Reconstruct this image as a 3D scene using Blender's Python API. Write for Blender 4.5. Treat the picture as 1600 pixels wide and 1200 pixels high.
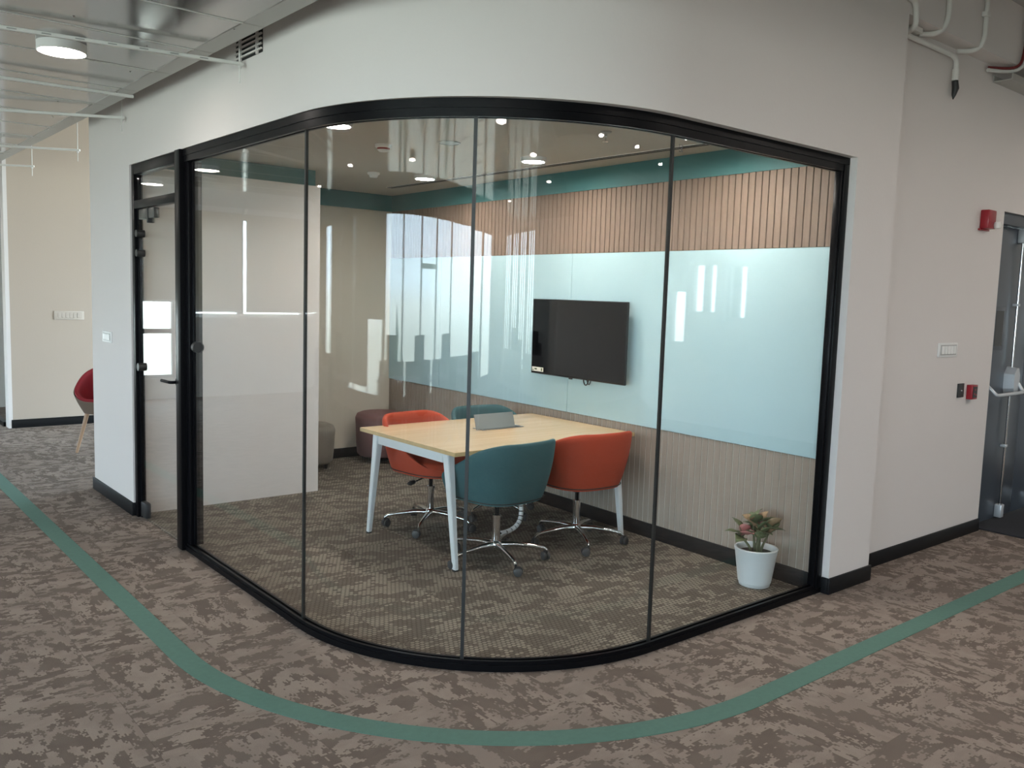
import bpy, bmesh, math, random
from mathutils import Vector, Matrix
random.seed(7)
PI = math.pi
scn = bpy.context.scene
COL = scn.collection
for o in list(bpy.data.objects):
    bpy.data.objects.remove(o)

# ------------------------------------------------------------------ camera
CAM_H = 1.68
yaw, pitch, roll = math.radians(39.817), math.radians(5.856), math.radians(1.79)
fw = Vector((math.sin(yaw) * math.cos(pitch), math.cos(yaw) * math.cos(pitch), -math.sin(pitch)))
rt = Vector((math.cos(yaw), -math.sin(yaw), 0))
up = rt.cross(fw)
r2 = rt * math.cos(roll) + up * math.sin(roll)
u2 = -rt * math.sin(roll) + up * math.cos(roll)
cd = bpy.data.cameras.new('camera')
cd.sensor_fit = 'HORIZONTAL'
cd.sensor_width = 36.0
cd.lens = 1364.0 / 1600.0 * 36.0
cd.clip_start = 0.05
cd.clip_end = 500
cam = bpy.data.objects.new('camera', cd)
COL.objects.link(cam)
m3 = Matrix((r2, u2, -fw)).transposed()
cam.matrix_world = Matrix.Translation((0, 0, CAM_H)) @ m3.to_4x4()
scn.camera = cam

# ------------------------------------------------------------------ world: hazy bright sky over hazy green land
SKY = 8.8
wd = bpy.data.worlds.new('hazy_sky')
scn.world = wd
wd.use_nodes = True
nt = wd.node_tree
nt.nodes.clear()
wo = nt.nodes.new('ShaderNodeOutputWorld')
bg = nt.nodes.new('ShaderNodeBackground')
tc = nt.nodes.new('ShaderNodeTexCoord')
sx = nt.nodes.new('ShaderNodeSeparateXYZ')
mr = nt.nodes.new('ShaderNodeMapRange')
mr.inputs[1].default_value = -0.5
mr.inputs[2].default_value = 0.5
rp = nt.nodes.new('ShaderNodeValToRGB')
e = rp.color_ramp.elements
e[0].position = 0.0; e[0].color = (0.36, 0.40, 0.37, 1)
e[1].position = 1.0; e[1].color = (0.60, 0.82, 1.0, 1)
for p_, c_ in ((0.44, (0.44, 0.50, 0.48, 1)), (0.485, (0.62, 0.71, 0.72, 1)), (0.51, (0.66, 0.82, 0.94, 1))):
    k = e.new(p_); k.color = c_
nt.links.new(tc.outputs['Generated'], sx.inputs[0])
nt.links.new(sx.outputs[2], mr.inputs[0])
nt.links.new(mr.outputs[0], rp.inputs[0])
nt.links.new(rp.outputs[0], bg.inputs[0])
bg.inputs[1].default_value = SKY
nt.links.new(bg.outputs[0], wo.inputs[0])

scn.view_settings.view_transform = 'Standard'
scn.view_settings.look = 'None'
scn.view_settings.gamma = 1
scn.view_settings.use_curve_mapping = False
scn.view_settings.exposure = 1.12
LED_POWER = 70.0
try:
    cy = scn.cycles
    cy.use_denoising = True
    cy.max_bounces = 10
    cy.diffuse_bounces = 5
    cy.glossy_bounces = 5
    cy.transparent_max_bounces = 24
    cy.sample_clamp_indirect = 12.0
    cy.caustics_reflective = False
    cy.caustics_refractive = False
except Exception:
    pass

# ------------------------------------------------------------------ materials
MATS = {}
def mat(name, col=(0.5, 0.5, 0.5), rough=0.6, metal=0.0, spec=0.5, sheen=0.0, bump=None, coat=0.0, var=None):
    """procedural principled; var=(scale, amount) mottles the colour, bump=(scale, strength)"""
    m = bpy.data.materials.new(name)
    m.use_nodes = True
    t = m.node_tree
    b = t.nodes['Principled BSDF']
    b.inputs['Base Color'].default_value = (*col, 1)
    b.inputs['Roughness'].default_value = rough
    b.inputs['Metallic'].default_value = metal
    b.inputs['Specular IOR Level'].default_value = spec
    if sheen:
        b.inputs['Sheen Weight'].default_value = sheen
        b.inputs['Sheen Roughness'].default_value = 0.35
        b.inputs['Sheen Tint'].default_value = (*[min(1, c * 1.6 + 0.05) for c in col], 1)
    if coat:
        b.inputs['Coat Weight'].default_value = coat
        b.inputs['Coat Roughness'].default_value = 0.08
    tcn = t.nodes.new('ShaderNodeTexCoord')
    if var:
        n = t.nodes.new('ShaderNodeTexNoise')
        n.inputs['Scale'].default_value = var[0]
        n.inputs['Detail'].default_value = 4
        t.links.new(tcn.outputs['Object'], n.inputs['Vector'])
        mx = t.nodes.new('ShaderNodeMix'); mx.data_type = 'RGBA'
        lo = [c * (1 - var[1]) for c in col]; hi = [min(1, c * (1 + var[1])) for c in col]
        mx.inputs['A'].default_value = (*lo, 1); mx.inputs['B'].default_value = (*hi, 1)
        t.links.new(n.outputs['Fac'], mx.inputs['Factor'])
        t.links.new(mx.outputs['Result'], b.inputs['Base Color'])
    if bump:
        n2 = t.nodes.new('ShaderNodeTexNoise')
        n2.inputs['Scale'].default_value = bump[0]
        n2.inputs['Detail'].default_value = 3
        t.links.new(tcn.outputs['Object'], n2.inputs['Vector'])
        bp = t.nodes.new('ShaderNodeBump')
        bp.inputs['Strength'].default_value = bump[1]
        bp.inputs['Distance'].default_value = 0.01
        t.links.new(n2.outputs['Fac'], bp.inputs['Height'])
        t.links.new(bp.outputs['Normal'], b.inputs['Normal'])
    MATS[name] = m
    return m

def emit(name, col, strength):
    m = bpy.data.materials.new(name); m.use_nodes = True
    t = m.node_tree; t.nodes.clear()
    o = t.nodes.new('ShaderNodeOutputMaterial'); em = t.nodes.new('ShaderNodeEmission')
    em.inputs[0].default_value = (*col, 1); em.inputs[1].default_value = strength
    t.links.new(em.outputs[0], o.inputs[0])
    MATS[name] = m
    return m

def glass(name, tint=(0.95, 0.975, 0.965), f0=0.045):
    """flat float glass: clear transmission with a Schlick mirror reflection, no refraction"""
    m = bpy.data.materials.new(name); m.use_nodes = True
    t = m.node_tree; t.nodes.clear()
    o = t.nodes.new('ShaderNodeOutputMaterial')
    tr = t.nodes.new('ShaderNodeBsdfTransparent'); tr.inputs[0].default_value = (*tint, 1)
    gl = t.nodes.new('ShaderNodeBsdfGlossy'); gl.inputs['Roughness'].default_value = 0.0
    lw = t.nodes.new('ShaderNodeLayerWeight'); lw.inputs['Blend'].default_value = 0.5
    pw = t.nodes.new('ShaderNodeMath'); pw.operation = 'POWER'; pw.inputs[1].default_value = 5.0
    ma = t.nodes.new('ShaderNodeMath'); ma.operation = 'MULTIPLY_ADD'
    ma.inputs[1].default_value = 1 - f0; ma.inputs[2].default_value = f0
    mx = t.nodes.new('ShaderNodeMixShader')
    t.links.new(lw.outputs['Facing'], pw.inputs[0]); t.links.new(pw.outputs[0], ma.inputs[0])
    t.links.new(ma.outputs[0], mx.inputs[0]); t.links.new(tr.outputs[0], mx.inputs[1]); t.links.new(gl.outputs[0], mx.inputs[2])
    t.links.new(mx.outputs[0], o.inputs[0])
    MATS[name] = m
    return m

mat('wall_white', (0.725, 0.680, 0.652), 0.75, bump=(60, 0.05), var=(1.3, 0.025))
mat('wall_warm', (0.455, 0.375, 0.305), 0.8, bump=(60, 0.05), var=(1.1, 0.03))
mat('room_beige', (0.62, 0.57, 0.48), 0.75, var=(1.0, 0.03))
mat('room_ceiling', (0.52, 0.48, 0.425), 0.85)
mat('slab', (0.50, 0.47, 0.44), 0.9, var=(2, 0.05))
mat('teal_paint', (0.060, 0.185, 0.195), 0.6, var=(2, 0.06))
mat('black_metal', (0.005, 0.005, 0.006), 0.30, spec=0.09)
mat('black_skirting', (0.007, 0.007, 0.008), 0.5, spec=0.25)
mat('black_seal', (0.012, 0.013, 0.013), 0.5)
mat('black_plastic', (0.02, 0.02, 0.021), 0.45)
mat('wheel_grey', (0.05, 0.05, 0.052), 0.5)
mat('glint_backing', (0.66, 0.60, 0.53), 0.6)  # pale tone paints the glints in the lower slat grooves
mat('groove_dark', (0.03, 0.024, 0.02), 0.9)
mat('writing_board', (0.455, 0.64, 0.685), 0.32, spec=0.4)
mat('tv_screen', (0.004, 0.004, 0.005), 0.06, spec=0.5)
mat('tv_body', (0.012, 0.012, 0.013), 0.35)
mat('white_metal', (0.72, 0.75, 0.77), 0.35)
mat('white_plastic', (0.82, 0.81, 0.79), 0.4)
mat('mullion_backlit', (0.10, 0.10, 0.10), 0.5)  # dark tone paints in the backlit look of mullions and transoms
mat('plate_beige', (0.52, 0.45, 0.385), 0.5)
mat('grey_plastic', (0.45, 0.44, 0.42), 0.45)
mat('chrome', (0.72, 0.72, 0.73), 0.12, metal=1.0)
mat('steel_grey', (0.34, 0.33, 0.32), 0.35, metal=0.7)
mat('fitting_dark', (0.075, 0.075, 0.07), 0.35, metal=0.5)
mat('silver_paint', (0.55, 0.57, 0.59), 0.35, metal=0.35)
mat('velvet_teal', (0.028, 0.094, 0.105), 0.8, sheen=0.45, bump=(350, 0.10), var=(7, 0.14))
mat('velvet_orange', (0.42, 0.052, 0.018), 0.8, sheen=0.4, bump=(350, 0.10), var=(7, 0.10))
mat('velvet_rose', (0.17, 0.082, 0.078), 0.85, sheen=0.5, bump=(300, 0.1), var=(6, 0.1))
mat('velvet_taupe', (0.21, 0.185, 0.155), 0.85, sheen=0.4, bump=(300, 0.1), var=(6, 0.1))
mat('fabric_red', (0.27, 0.012, 0.022), 0.85, sheen=0.3, bump=(400, 0.15), var=(9, 0.1))
mat('fabric_taupe', (0.17, 0.125, 0.095), 0.9, bump=(400, 0.15))
mat('tray_grey', (0.34, 0.325, 0.31), 0.13, spec=0.8, metal=0.55, var=(1.3, 0.06))
mat('tray_edge', (0.46, 0.45, 0.42), 0.4, metal=0.1)
mat('strut_white', (0.74, 0.725, 0.69), 0.5)
mat('vent_dark', (0.012, 0.012, 0.012), 0.9)
mat('alarm_red', (0.30, 0.008, 0.018), 0.35)
mat('lens_clear', (0.75, 0.72, 0.68), 0.15, spec=0.8)
mat('door_grey', (0.070, 0.083, 0.102), 0.28, spec=0.5)
mat('door_frame_grey', (0.075, 0.085, 0.10), 0.4)
mat('dark_mat', (0.022, 0.022, 0.026), 0.9, bump=(200, 0.2))
mat('cable_red', (0.16, 0.02, 0.022), 0.5)
mat('pot_white', (0.74, 0.78, 0.79), 0.4)
mat('soil', (0.022, 0.016, 0.012), 0.95, bump=(80, 0.8))
mat('leaf_green', (0.14, 0.175, 0.085), 0.5, var=(55, 0.55))
mat('leaf_pink', (0.44, 0.17, 0.155), 0.5, var=(50, 0.45))
mat('leaf_peach', (0.40, 0.27, 0.155), 0.5, var=(55, 0.4))
mat('stem_green', (0.13, 0.14, 0.075), 0.6)
mat('sticker_white', (0.75, 0.74, 0.66), 0.5)
mat('sticker_mark', (0.10, 0.12, 0.05), 0.5)
mat('lettering_grey', (0.12, 0.12, 0.12), 0.5)
mat('sensor_red', (0.30, 0.05, 0.045), 0.5)
mat('blind_fabric', (0.60, 0.56, 0.49), 0.9)
_m = MATS['blind_fabric']; _t = _m.node_tree
_tr = _t.nodes.new('ShaderNodeBsdfTranslucent'); _tr.inputs[0].default_value = (0.60, 0.55, 0.46, 1)
_mx = _t.nodes.new('ShaderNodeMixShader'); _mx.inputs[0].default_value = 0.22
_o = [n for n in _t.nodes if n.type == 'OUTPUT_MATERIAL'][0]
_t.links.new(_t.nodes['Principled BSDF'].outputs[0], _mx.inputs[1]); _t.links.new(_tr.outputs[0], _mx.inputs[2]); _t.links.new(_mx.outputs[0], _o.inputs[0])
mat('screen_panel', (0.42, 0.40, 0.37), 0.85)
mat('desk_white', (0.65, 0.65, 0.63), 0.45)
mat('office_wall', (0.62, 0.60, 0.56), 0.85)
mat('building_white', (0.62, 0.62, 0.60), 0.9)
mat('tree_haze_green', (0.16, 0.22, 0.17), 0.9)  # distance haze mixed into the foliage colour
mat('trunk_brown', (0.09, 0.06, 0.04), 0.9)
mat('strip_teal', (0.100, 0.200, 0.163), 0.95, bump=(500, 0.3), var=(40, 0.12))
emit('led', (1.0, 0.91, 0.84), LED_POWER * 0.36)
emit('led_fill', (1.0, 0.90, 0.83), LED_POWER * 0.85)  # glow of the added pendants
emit('led_room', (1.0, 0.91, 0.83), LED_POWER * 2.0)
glass('glass', (0.965, 0.972, 0.968), 0.030)
glass('window_glass', (0.97, 0.98, 0.98), 0.04)

def wood(name, c1, c2, scale, axis, rough, coat=0.0, spec=0.5):
    m = bpy.data.materials.new(name); m.use_nodes = True
    t = m.node_tree; b = t.nodes['Principled BSDF']
    b.inputs['Roughness'].default_value = rough
    b.inputs['Specular IOR Level'].default_value = spec
    if coat:
        b.inputs['Coat Weight'].default_value = coat; b.inputs['Coat Roughness'].default_value = 0.06
    tcn = t.nodes.new('ShaderNodeTexCoord'); mp = t.nodes.new('ShaderNodeMapping')
    oi = t.nodes.new('ShaderNodeObjectInfo')
    ad = t.nodes.new('ShaderNodeVectorMath'); ad.operation = 'ADD'
    sc = [scale] * 3; sc[axis] = scale * 0.06
    mp.inputs['Scale'].default_value = sc
    ml = t.nodes.new('ShaderNodeMath'); ml.operation = 'MULTIPLY'; ml.inputs[1].default_value = 37.0
    t.links.new(oi.outputs['Random'], ml.inputs[0])
    t.links.new(tcn.outputs['Object'], mp.inputs['Vector'])
    t.links.new(mp.outputs[0], ad.inputs[0]); t.links.new(ml.outputs[0], ad.inputs[1])
    n = t.nodes.new('ShaderNodeTexNoise'); n.inputs['Scale'].default_value = 1.0; n.inputs['Detail'].default_value = 5
    n.inputs['Distortion'].default_value = 0.4
    t.links.new(ad.outputs[0], n.inputs['Vector'])
    r = t.nodes.new('ShaderNodeValToRGB')
    r.color_ramp.elements[0].position = 0.3; r.color_ramp.elements[0].color = (*c1, 1)
    r.color_ramp.elements[1].position = 0.7; r.color_ramp.elements[1].color = (*c2, 1)
    t.links.new(n.outputs['Fac'], r.inputs[0]); t.links.new(r.outputs[0], b.inputs['Base Color'])
    MATS[name] = m
    return m
wood('maple', (0.64, 0.46, 0.255), (0.74, 0.55, 0.33), 18, 0, 0.20, spec=0.5)
wood('maple_edge', (0.50, 0.36, 0.18), (0.58, 0.43, 0.23), 18, 0, 0.45)
wood('slat_wood', (0.205, 0.145, 0.108), (0.250, 0.180, 0.136), 45, 2, 0.65)
wood('slat_wood_lower', (0.315, 0.260, 0.215), (0.355, 0.295, 0.245), 45, 2, 0.65)
wood('ash_wood', (0.36, 0.22, 0.13), (0.46, 0.30, 0.19), 30, 2, 0.5)

def carpet(name, dark, mid, light, cell, nscale, stretch, dotted):
    m = bpy.data.materials.new(name); m.use_nodes = True
    t = m.node_tree; N = t.nodes; L = t.links
    b = N['Principled BSDF']; b.inputs['Roughness'].default_value = 0.97; b.inputs['Specular IOR Level'].default_value = 0.15
    tcn = N.new('ShaderNodeTexCoord'); oi = N.new('ShaderNodeObjectInfo')
    def math_(op, a, bb=None, c=None):
        n = N.new('ShaderNodeMath'); n.operation = op
        for i, v in enumerate((a, bb, c)):
            if v is None: continue
            if isinstance(v, (int, float)): n.inputs[i].default_value = v
            else: L.new(v, n.inputs[i])
        return n.outputs[0]
    sp = N.new('ShaderNodeSeparateXYZ'); L.new(tcn.outputs['Object'], sp.inputs[0])
    x, y = sp.outputs[0], sp.outputs[1]
    yi = math_('FLOOR', math_('DIVIDE', y, cell[1]))
    if dotted:
        xo = math_('ADD', math_('DIVIDE', x, cell[0]), math_('MULTIPLY', yi, 0.5))
    else:
        xo = math_('DIVIDE', x, cell[0])
    xi = math_('FLOOR', xo)
    rnd = math_('MULTIPLY', oi.outputs['Random'], 91.0)
    def noise(sc, off, det=5.0, rg=0.72):
        cb = N.new('ShaderNodeCombineXYZ')
        L.new(math_('MULTIPLY_ADD', xi, cell[0] * sc * stretch, math_('ADD', rnd, off)), cb.inputs[0])
        L.new(math_('MULTIPLY', yi, cell[1] * sc), cb.inputs[1])
        L.new(rnd, cb.inputs[2])
        n = N.new('ShaderNodeTexNoise'); n.inputs['Scale'].default_value = 1.0
        n.inputs['Detail'].default_value = det; n.inputs['Roughness'].default_value = rg
        L.new(cb.outputs[0], n.inputs['Vector'])
        return n.outputs['Fac']
    f1 = noise(nscale, 0.0)
    f2 = noise(nscale * 0.45, 33.0, 4.0, 0.65)
    rr = N.new('ShaderNodeValToRGB'); rr.color_ramp.interpolation = 'CONSTANT'
    ee = rr.color_ramp.elements
    ee[0].position = 0; ee[0].color = (*dark, 1)
    ee[1].position = 0.495; ee[1].color = (*light, 1)
    L.new(f1, rr.inputs[0])
    mx = N.new('ShaderNodeMix'); mx.data_type = 'RGBA'
    k = N.new('ShaderNodeMapRange'); k.inputs[1].default_value = 0.42; k.inputs[2].default_value = 0.56
    L.new(f2, k.inputs[0])
    L.new(math_('MULTIPLY', k.outputs[0], 0.42), mx.inputs['Factor'])
    L.new(rr.outputs[0], mx.inputs['A']); mx.inputs['B'].default_value = (*mid, 1)
    colr = mx.outputs['Result']
    # yarn loops: fine grain
    nz = N.new('ShaderNodeTexNoise'); nz.inputs['Scale'].default_value = 420; nz.inputs['Detail'].default_value = 2
    L.new(tcn.outputs['Object'], nz.inputs['Vector'])
    mg = N.new('ShaderNodeMix'); mg.data_type = 'RGBA'; mg.blend_type = 'MULTIPLY'
    kk = N.new('ShaderNodeMapRange'); kk.inputs[1].default_value = 0.3; kk.inputs[2].default_value = 0.7
    kk.inputs[3].default_value = 0.80; kk.inputs[4].default_value = 1.12
    L.new(nz.outputs['Fac'], kk.inputs[0])
    cbx = N.new('ShaderNodeCombineColor')
    for i in range(3): L.new(kk.outputs[0], cbx.inputs[i])
    mg.inputs['Factor'].default_value = 1.0
    L.new(colr, mg.inputs['A']); L.new(cbx.outputs[0], mg.inputs['B'])
    colr = mg.outputs['Result']
    if dotted:
        # woven cells: a sunk dark line round each raised cell
        fx = math_('ABSOLUTE', math_('SUBTRACT', math_('FRACT', xo), 0.5))
        fy = math_('ABSOLUTE', math_('SUBTRACT', math_('FRACT', math_('DIVIDE', y, cell[1])), 0.5))
        d = math_('POWER', math_('ADD', math_('POWER', math_('MULTIPLY', fx, 2.0), 3.0), math_('POWER', math_('MULTIPLY', fy, 2.0), 3.0)), 0.333)
        k2 = N.new('ShaderNodeMapRange'); k2.inputs[1].default_value = 0.66; k2.inputs[2].default_value = 0.88
        L.new(d, k2.inputs[0])
        m2 = N.new('ShaderNodeMix'); m2.data_type = 'RGBA'
        L.new(math_('MULTIPLY', k2.outputs[0], 0.8), m2.inputs['Factor'])
        L.new(colr, m2.inputs['A']); m2.inputs['B'].default_value = (*[c * 0.5 for c in dark], 1)
        colr = m2.outputs['Result']
    L.new(colr, b.inputs['Base Color'])
    bp = N.new('ShaderNodeBump'); bp.inputs['Strength'].default_value = 0.35; bp.inputs['Distance'].default_value = 0.004
    L.new(nz.outputs['Fac'], bp.inputs['Height']); L.new(bp.outputs[0], b.inputs['Normal'])
    MATS[name] = m
carpet('carpet_outer', (0.160, 0.127, 0.107), (0.205, 0.167, 0.143), (0.318, 0.264, 0.226), (0.011, 0.0065), 12.5, 0.60, False)
carpet('carpet_room', (0.150, 0.130, 0.108), (0.186, 0.162, 0.136), (0.31, 0.277, 0.23), (0.027, 0.022), 8.5, 0.6, True)

# ------------------------------------------------------------------ mesh helpers
def finish(name, bm, material, parent=None, smooth=None, loc=None, rz=None):
    bmesh.ops.recalc_face_normals(bm, faces=bm.faces)
    me = bpy.data.meshes.new(name)
    bm.to_mesh(me); bm.free()
    me.materials.append(MATS[material])
    if smooth is not None:
        for p in me.polygons: p.use_smooth = True
        me.set_sharp_from_angle(angle=math.radians(smooth))
    return put(name, me, parent, loc, rz)

def put(name, me, parent=None, loc=None, rz=None):
    o = bpy.data.objects.new(name, me); COL.objects.link(o)
    if parent is not None: o.parent = parent
    if loc is not None: o.location = loc
    if rz is not None: o.rotation_euler = (0, 0, rz)
    return o

def tag(o, label=None, cat=None, group=None, kind=None):
    if label: o['label'] = label
    if cat: o['category'] = cat
    if group: o['group'] = group
    if kind: o['kind'] = kind
    return o

def thing(name, label, cat, loc=(0, 0, 0), rz=0.0, group=None, kind=None):
    o = bpy.data.objects.new(name, None); o.empty_display_size = 0.1
    COL.objects.link(o); o.location = loc; o.rotation_euler = (0, 0, rz)
    return tag(o, label, cat, group, kind)

def copy_tree(o, parent=None):
    c = o.copy(); COL.objects.link(c)
    c.parent = parent
    for ch in list(o.children): copy_tree(ch, c)
    return c

def add_box(bm, x0, x1, y0, y1, z0, z1, bev=0.0, seg=2):
    vs = [bm.verts.new((x, y, z)) for z in (z0, z1) for (x, y) in ((x0, y0), (x1, y0), (x1, y1), (x0, y1))]
    F = [(0, 3, 2, 1), (4, 5, 6, 7), (0, 1, 5, 4), (1, 2, 6, 5), (2, 3, 7, 6), (3, 0, 4, 7)]
    fs = [bm.faces.new([vs[i] for i in f]) for f in F]
    if bev > 0:
        ed = list({ed for f in fs for ed in f.edges})
        bmesh.ops.bevel(bm, geom=ed, offset=bev, segments=seg, affect='EDGES', profile=0.5)

def box(name, x0, x1, y0, y1, z0, z1, material, parent=None, bev=0.0, seg=2, loc=None, rz=None):
    bm = bmesh.new(); add_box(bm, x0, x1, y0, y1, z0, z1, bev, seg)
    return finish(name, bm, material, parent, 40 if bev > 0 else None, loc, rz)

def add_tube(bm, pts, rad, n=10, cap=True):
    pts = [Vector(p) for p in pts]
    if isinstance(rad, (int, float)): rad = [rad] * len(pts)
    rings = []
    t0 = (pts[1] - pts[0]).normalized()
    a = t0.orthogonal().normalized()
    for i, p in enumerate(pts):
        if i == 0: t = t0
        elif i == len(pts) - 1: t = (pts[i] - pts[i - 1]).normalized()
        else: t = ((pts[i + 1] - p).normalized() + (p - pts[i - 1]).normalized()).normalized()
        a = (a - t * a.dot(t)).normalized(); b = t.cross(a)
        rings.append([bm.verts.new(p + (a * math.cos(2 * PI * k / n) + b * math.sin(2 * PI * k / n)) * rad[i]) for k in range(n)])
    for i in range(len(rings) - 1):
        for k in range(n):
            bm.faces.new((rings[i][k], rings[i][(k + 1) % n], rings[i + 1][(k + 1) % n], rings[i + 1][k]))
    if cap:
        bm.faces.new(rings[0][::-1]); bm.faces.new(rings[-1])

def tube(name, pts, rad, material, parent=None, n=10, smooth=50, loc=None):
    bm = bmesh.new(); add_tube(bm, pts, rad, n)
    return finish(name, bm, material, parent, smooth, loc)

def add_lathe(bm, prof, n=32, cx=0, cy=0):
    rings = []
    for r, z in prof:
        if r < 1e-6: rings.append([bm.verts.new((cx, cy, z))])
        else: rings.append([bm.verts.new((cx + r * math.cos(2 * PI * k / n), cy + r * math.sin(2 * PI * k / n), z)) for k in range(n)])
    for a, b in zip(rings[:-1], rings[1:]):
        for k in range(n):
            if len(a) == 1 and len(b) > 1: bm.faces.new((a[0], b[k], b[(k + 1) % n]))
            elif len(b) == 1 and len(a) > 1: bm.faces.new((a[k], a[(k + 1) % n], b[0]))
            elif len(a) > 1: bm.faces.new((a[k], a[(k + 1) % n], b[(k + 1) % n], b[k]))

def lathe(name, prof, material, parent=None, n=32, smooth=40, loc=None):
    bm = bmesh.new(); add_lathe(bm, prof, n)
    return finish(name, bm, material, parent, smooth, loc)

def bezier(p0, p1, p2, p3, n=10):
    p0, p1, p2, p3 = map(Vector, (p0, p1, p2, p3)); out = []
    for i in range(n + 1):
        t = i / n; s = 1 - t
        out.append(p0 * s ** 3 + p1 * 3 * s * s * t + p2 * 3 * s * t * t + p3 * t ** 3)
    return out

def fillet(pts, r, n=5):
    """polyline with its corners rounded"""
    pts = [Vector(p) for p in pts]; out = [pts[0]]
    for i in range(1, len(pts) - 1):
        a = (pts[i - 1] - pts[i]); b = (pts[i + 1] - pts[i])
        ra = min(r, a.length * 0.49); rb = min(r, b.length * 0.49)
        p0 = pts[i] + a.normalized() * ra; p2 = pts[i] + b.normalized() * rb
        for k in range(n + 1):
            t = k / n
            out.append(p0 * (1 - t) ** 2 + pts[i] * 2 * t * (1 - t) + p2 * t * t)
    out.append(pts[-1])
    return out

def add_sweep(bm, path_in, path_out, z0, z1):
    """solid band between two plan polylines"""
    n = len(path_in)
    V = [[bm.verts.new((p[0], p[1], z)) for p in path] for path in (path_in, path_out) for z in (z0, z1)]
    ib, it, ob, ot = V
    for i in range(n - 1):
        bm.faces.new((ib[i], ib[i + 1], it[i + 1], it[i])); bm.faces.new((ob[i], ot[i], ot[i + 1], ob[i + 1]))
        bm.faces.new((it[i], it[i + 1], ot[i + 1], ot[i])); bm.faces.new((ib[i], ob[i], ob[i + 1], ib[i + 1]))
    bm.faces.new((ib[0], it[0], ot[0], ob[0])); bm.faces.new((ib[-1], ob[-1], ot[-1], it[-1]))

def clip(poly, convex):
    out = poly
    n = len(convex)
    for i in range(n):
        a, b = convex[i], convex[(i + 1) % n]
        nx, ny = -(b[1] - a[1]), b[0] - a[0]
        src, out = out, []
        for j in range(len(src)):
            p, q = src[j], src[(j + 1) % len(src)]
            dp = (p[0] - a[0]) * nx + (p[1] - a[1]) * ny; dq = (q[0] - a[0]) * nx + (q[1] - a[1]) * ny
            if dp >= 0: out.append(p)
            if (dp > 0 and dq < 0) or (dp < 0 and dq > 0):
                t = dp / (dp - dq); out.append((p[0] + (q[0] - p[0]) * t, p[1] + (q[1] - p[1]) * t))
        if len(out) < 3: return []
    return out

def prism(bm, poly, z0, z1):
    lo = [bm.verts.new((x, y, z0)) for x, y in poly]; hi = [bm.verts.new((x, y, z1)) for x, y in poly]
    bm.faces.new(lo[::-1]); bm.faces.new(hi)
    for i in range(len(poly)):
        j = (i + 1) % len(poly); bm.faces.new((lo[i], lo[j], hi[j], hi[i]))

# ------------------------------------------------------------------ plan of the place (metres)
CX, CY = 3.13, 3.876              # centre of the rounded glass corner
def corner_path(r_left, r_front, y_end, x_end, n=28):
    """straight along the left side, quarter round, straight along the front"""
    pts = [(CX - r_left, y_end)]
    for i in range(n + 1):
        a = PI + (PI / 2) * i / n
        pts.append((CX + r_left * math.cos(a), CY + r_front * math.sin(a)))
    pts.append((x_end, CY - r_front))
    return pts
XW, YW = CX - 1.245, CY - 1.281   # outer faces of the plastered walls
TOP = 2.494                       # underside of the plaster over the glass
SLAB = 3.75
ROOM_C = 2.63
Y_DOOR0, Y_DOOR1 = 5.555, 6.475
TVX, TVY, TVA = 4.578, 2.70, -math.atan(0.037)
def tvw(s):                       # x of the screen wall at a given y
    return TVX + 0.037 * (s - TVY)

# ------------------------------------------------------------------ floor
floor = box('floor', -5.6, 9.6, -7.1, 13.1, -0.12, -0.008, 'carpet_outer')
tag(floor, 'mottled brown office carpet around the glass meeting room', 'floor', kind='structure')
room_poly = [(CX - 1.21, 6.62)] + corner_path(1.21, 1.21, 6.62, tvw(2.6) + 0.02)[1:] + [(tvw(7.7) + 0.02, 7.7), (3.35, 7.7)]
# convex outline for clipping (alcove handled by a second rectangle)
room_main = corner_path(1.21, 1.21, 6.62, tvw(2.6) + 0.02) + [(tvw(6.62) + 0.02, 6.62)]
alcove = [(3.35, 6.62), (tvw(6.62) + 0.02, 6.62), (tvw(7.7) + 0.02, 7.7), (3.35, 7.7)]
bmT = bmesh.new(); add_box(bmT, -0.2495, 0.2495, -0.2495, 0.2495, -0.0078, 0.0)
meT = bpy.data.meshes.new('carpet_tile'); bmesh.ops.recalc_face_normals(bmT, faces=bmT.faces); bmT.to_mesh(meT); bmT.free()
meT.materials.append(MATS['carpet_outer'])
def inside(poly, x, y, m=0.0):
    for i in range(len(poly)):
        a, b = poly[i], poly[(i + 1) % len(poly)]
        if (b[0] - a[0]) * (y - a[1]) - (b[1] - a[1]) * (x - a[0]) < -m: return False
    return True
ntile = 0
for i in range(-2, 18):
    for j in range(0, 24):
        x, y = -0.03 + 0.5 * i + 0.25, 0.02 + 0.5 * j + 0.25
        # only where the corridor shows: a fan in front of the lens
        ang = math.degrees(math.atan2(x, y)); d = math.hypot(x, y)
        if d < 1.2 or ang < 2 or ang > 80: continue
        cs = [(x + a * 0.25, y + b * 0.25) for a in (-1, 1) for b in (-1, 1)]
        if all(inside(room_main, cx_, cy_) or cy_ > 6.62 and cx_ > 1.9 and cy_ < 7.53 or (cy_ > 7.5 and cx_ > 3.0) for cx_, cy_ in cs): continue
        if min(c[0] for c in cs) > 4.6 and min(c[1] for c in cs) > 2.7: continue
        if min(c[0] for c in cs) > 3.2 and min(c[1] for c in cs) > 2.9: continue
        if x > 6.95 and y > 0.9: continue
        t_ = put('carpet_tile', meT, floor, (x, y, 0.0), (PI / 2) * ((i + j) % 2))
        ntile += 1
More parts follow.
